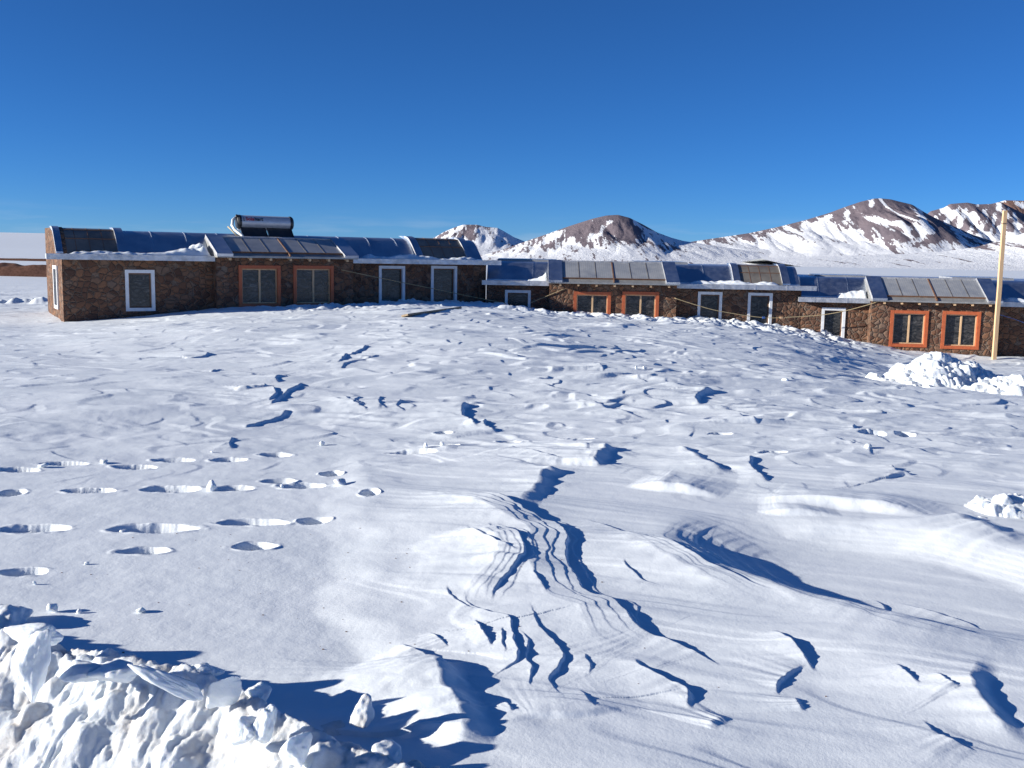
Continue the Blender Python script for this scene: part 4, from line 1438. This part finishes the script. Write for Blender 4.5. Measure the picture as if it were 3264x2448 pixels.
ZF = lambda x, y: (x / 2.212, 1800 + y / 2.212)
def bank_chunk(label, x, y, size, seed, rz=0, rx=0, ry=0, dz=0.05, m=None, rough=.07, planes=12):
    p = on_crest(*ZF(x, y), dz)
    o = chunk('snow_block', p, size, seed, rz, rx, ry, m, rough=rough, planes=planes, sub=5)
    tag(o, label, 'snow block', 'blocks on the ploughed bank')
bank_chunk('tall rounded snow block standing upright on the bank near the left edge', 245, 690, (.082, .08, .16), 3, .3, R(-8), R(8), .12)
bank_chunk('long thick snow slab tilted down to the right across the bank crest', 1220, 830, (.20, .07, .045), 9, R(-6), R(-22), R(26), .10, rough=.09)
bank_chunk('thin wedge shaped snow plate standing on edge right of the long slab', 1590, 900, (.10, .022, .10), 14, R(25), R(8), R(-32), .05)
bank_chunk('smooth oval snow lump left of the wide loaf shaped lump on the crest', 580, 750, (.10, .09, .05), 17, .4, 0, R(5), .04)
bank_chunk('wide loaf shaped snow lump on the crest left of the long slab', 780, 750, (.125, .09, .06), 21, -.2, 0, R(-6), .05)
bank_chunk('knobbly snow lump behind the long slab, with a small ball on top', 1390, 750, (.11, .07, .05), 25, .1, 0, 0, .02, rough=.14)
bank_chunk('rounded snow boulder in sun near the right part of the bank', 1740, 1170, (.075, .07, .058), 28, .2, 0, 0, .04)
bank_chunk('taller pale block leaning beside the rounded boulder on the bank', 1870, 1150, (.06, .06, .085), 33, .7, R(10), R(15), .05, rough=.1)
bank_chunk('long snow block lying flat at the upper left of the bank', 230, 500, (.15, .07, .055), 37, R(-4), 0, R(2), .12)
bank_chunk('shaded snow block at the back of the bank, right of the wedge plate', 1790, 960, (.08, .07, .075), 41, .5, 0, 0, -.02, rough=.12)
bank_chunk('pointed snow lump at the right end of the bank crest', 2100, 1320, (.07, .07, .09), 45, .5, R(5), 0, .03)
p = on_crest(1157, 2295, .0)
o = chunk('snow_block', p + np.array([0, 0, .03]), (.06, .055, .075), 52, .4, 0, R(8), M_dirty, rough=.1)
tag(o, 'shaded snow block capped with brown soil at the right end of the bank', 'snow block', 'blocks on the ploughed bank')
p = on_crest(1240, 2410, -.02)
o = chunk('snow_block', p, (.075, .065, .058), 57, .4, 0, 0, None, rough=.12)
tag(o, 'sunlit ragged snow lump rightmost on the near bank', 'snow block', 'blocks on the ploughed bank')

g_ = ground(20, 1985)
o = chunk('snow_block', (g_[0], g_[1], .02), (.17, .15, .13), 71, .3, 0, 0, None, sub=5, rough=.12)
tag(o, 'shaded lumpy snow block at the far left edge behind the bank', 'snow block', 'blocks on the ploughed bank')

# blocks lying loose on the smooth snow
def loose(label, px, py, wpx, hpx, seed, ratio=1.0, m=None):
    g = ground(px, py)
    D = float(np.linalg.norm(g - EYE))
    w, h = wpx / F * D / 2, hpx / F * D / 2
    z = snow_z(g[0], g[1])
    o = chunk('snow_clod', (g[0], g[1], z + h * .75), (w, w * ratio, h), seed, seed * .7, sub=3, m=m, rough=.09)
    tag(o, label, 'snow clod', 'clods lying on the snow')
loose('biggest snow clod of the near left, upright with a small horn', 172, 1950, 36, 38, 61)
loose('small round clod just right of the upright horned clod', 253, 1955, 18, 17, 62)
loose('flat oval clod alone on smooth snow right of the upright clod', 450, 1951, 32, 18, 63)
loose('tiny white clod above the upright horned clod, by the long shadow', 111, 1864, 11, 13, 64)
loose('small clod casting a thin shadow under the lowest left boot pits', 275, 1799, 17, 11, 65)
loose('large clod standing in the long trodden trench', 675, 1560, 44, 34, 66)
loose('clod on the left lip of the second pit of the far boot track', 330, 1472, 30, 14, 67)
loose('clod between the first two pits of the far boot track', 138, 1486, 30, 14, 68)
loose('narrow upright chip standing in the trench right of the large clod', 900, 1552, 13, 19, 69)
loose('pointed heap of broken crust at the right end of the trench', 1083, 1548, 50, 26, 70)
loose('slender leaning chip alone on bright drift snow', 1028, 1410, 20, 20, 71)
loose('broken crust block inside the deepest near boot pit', 395, 1690, 34, 22, 72)
loose('white plate tilted in the right end of the near boot track', 1010, 1670, 34, 24, 73)
loose('small clod near the upper boot track, right of centre pits', 676, 1438, 10, 9, 74)
loose('round snow lump among broken crust in the middle right field', 2768, 1446, 24, 16, 76)
loose('twin chip on the left standing up from the right field', 2027, 1186, 11, 13, 77)
loose('twin chip on the right standing up from the right field', 2052, 1184, 11, 13, 78)
loose('upright chip of crust among the central boot pits', 1358, 1436, 14, 22, 79)
loose('rounded chip of crust right of the upright central chip', 1408, 1432, 18, 16, 80)
loose('flat white clod on the slope below the middle house', 2500, 1218, 26, 10, 81)

# heap of shovelled snow before the rightmost house
def heap(label, parts, x0, x1, y0, y1, step, nspots, rs, seed, name='snow_heap'):
    xs, ys = np.arange(x0, x1, step), np.arange(y0, y1, step)
    Yg, Xg = np.meshgrid(ys, xs, indexing='ij')
    gz = base_z(Xg, Yg)
    body = np.full(Xg.shape, -9.)
    for (cx, cy, rx_, ry_, h) in parts:
        q = np.sqrt(((Xg - cx) / rx_) ** 2 + ((Yg - cy) / ry_) ** 2)
        body = np.maximum(body, h * (1 - q ** 1.3) - .12)
    body = body + .08 * fbm(Xg * 1.4, Yg * 1.4, 3, seed)
    rg = random.Random(seed)
    spots = []
    ny, nx = body.shape
    tries = 0
    while len(spots) < nspots and tries < nspots * 20:
        tries += 1
        i, j = rg.randrange(ny), rg.randrange(nx)
        if body[i, j] < -.1:
            continue
        r_ = rs * rg.choice([.35, .45, .5, .6, .8, 1, 1.2, 1.9]) * rg.uniform(.8, 1.2)
        spots.append((xs[j], ys[i], r_, max(body[i, j], 0) + r_ * rg.uniform(.2, .8)))
    Z = np.maximum(body, lumps(Xg, Yg, spots, seed + 1, 13)) + .02 * fbm(Xg * 8, Yg * 8, 3, seed + 4)
    Z = gz + np.maximum(Z, -.5)
    o = grid(name, np.stack([Xg, Yg, Z], -1), M_chunk)
    tag(o, label, 'snow heap')
    return o
a = ground(3040, 1236)
b = ground(3260, 1272)
heap('big heap of shovelled snow chunks before the rightmost orange window', [(a[0] - .15, a[1] + .35, 1.35, 1.2, .78), (a[0] + .75, a[1] + 1.0, 1.2, .9, .66), (b[0] + .35, b[1] + .9, 1.3, .8, .55), (b[0] + .35, b[1] - .3, 1.3, .95, .62), (b[0] + 1.5, b[1] + .2, 1.7, 1.4, .95)],
     a[0] - 2.2, b[0] + 4.0, min(a[1], b[1]) - 2.0, a[1] + 2.2, .018, 3200, .065, 201)
c = ground(3185, 1660)
heap('low scatter of broken snow at the right edge beside a snow ball', [(c[0] + .25, c[1] + .25, .85, .5, .27), (c[0] + .9, c[1] + .1, .5, .3, .2)],
     c[0] - .9, c[0] + 1.3, c[1] - .6, c[1] + 1.0, .009, 620, .026, 211)
sb = ground(3200, 1648)
o = chunk('snow_ball', (sb[0], sb[1] + .05, snow_z(sb[0], sb[1]) + .09), (.115, .11, .105), 90, rough=.06, planes=20)
tag(o, 'big round snow ball on the broken snow at the right edge', 'snow ball')

# specks of grit blown over the near snow
gb = MB()
rg = random.Random(8)
for k in range(55):
    x, y = rg.uniform(-2.8, -.6), rg.uniform(4.3, 7.0)
    if rg.random() < .3:
        x, y = rg.uniform(-1.5, 1.5), rg.uniform(4.2, 6.5)
    z = snow_z(x, y)
    s = rg.uniform(.0012, .0032)
    gb.box((x - s * 1.6, y - s, z - .002), (x + s * 1.6, y + s, z + s))
tag(gb.build('grit', M_earth), 'dark grit specks scattered on the near snow', 'grit', kind='stuff')

# bare earth bank left of the houses
def earth():
    xs = np.linspace(-45, -24, 160)
    ts = np.linspace(0, 1, 24)
    T, Xg = np.meshgrid(ts, xs, indexing='ij')
    Yg = 60 + T * 4 + .05 * (Xg + 30)
    e = sst(0, .2, T) * (1 - sst(.6, 1, T))
    Z = base_z(Xg, Yg) - .1 + e * (.72 + .14 * pn(Xg * .4, T * 2, 301) + .08 * pn(Xg * 1.7, T * 6, 302))
    o = grid('earth_bank', np.stack([Xg, Yg, Z], -1), M_earth)
    tag(o, kind='structure')
    xs = np.linspace(-75, -42, 160)
    T, Xg = np.meshgrid(ts, xs, indexing='ij')
    Yg = 102 + T * 2 + .05 * (Xg + 50)
    e = sst(0, .2, T) * (1 - sst(.6, 1, T))
    Z = base_z(Xg, Yg) - .1 + e * (.32 + .1 * pn(Xg * .3, T * 2, 311))
    o = grid('earth_bank', np.stack([Xg, Yg, Z], -1), M_earth)
    tag(o, kind='structure')
earth()
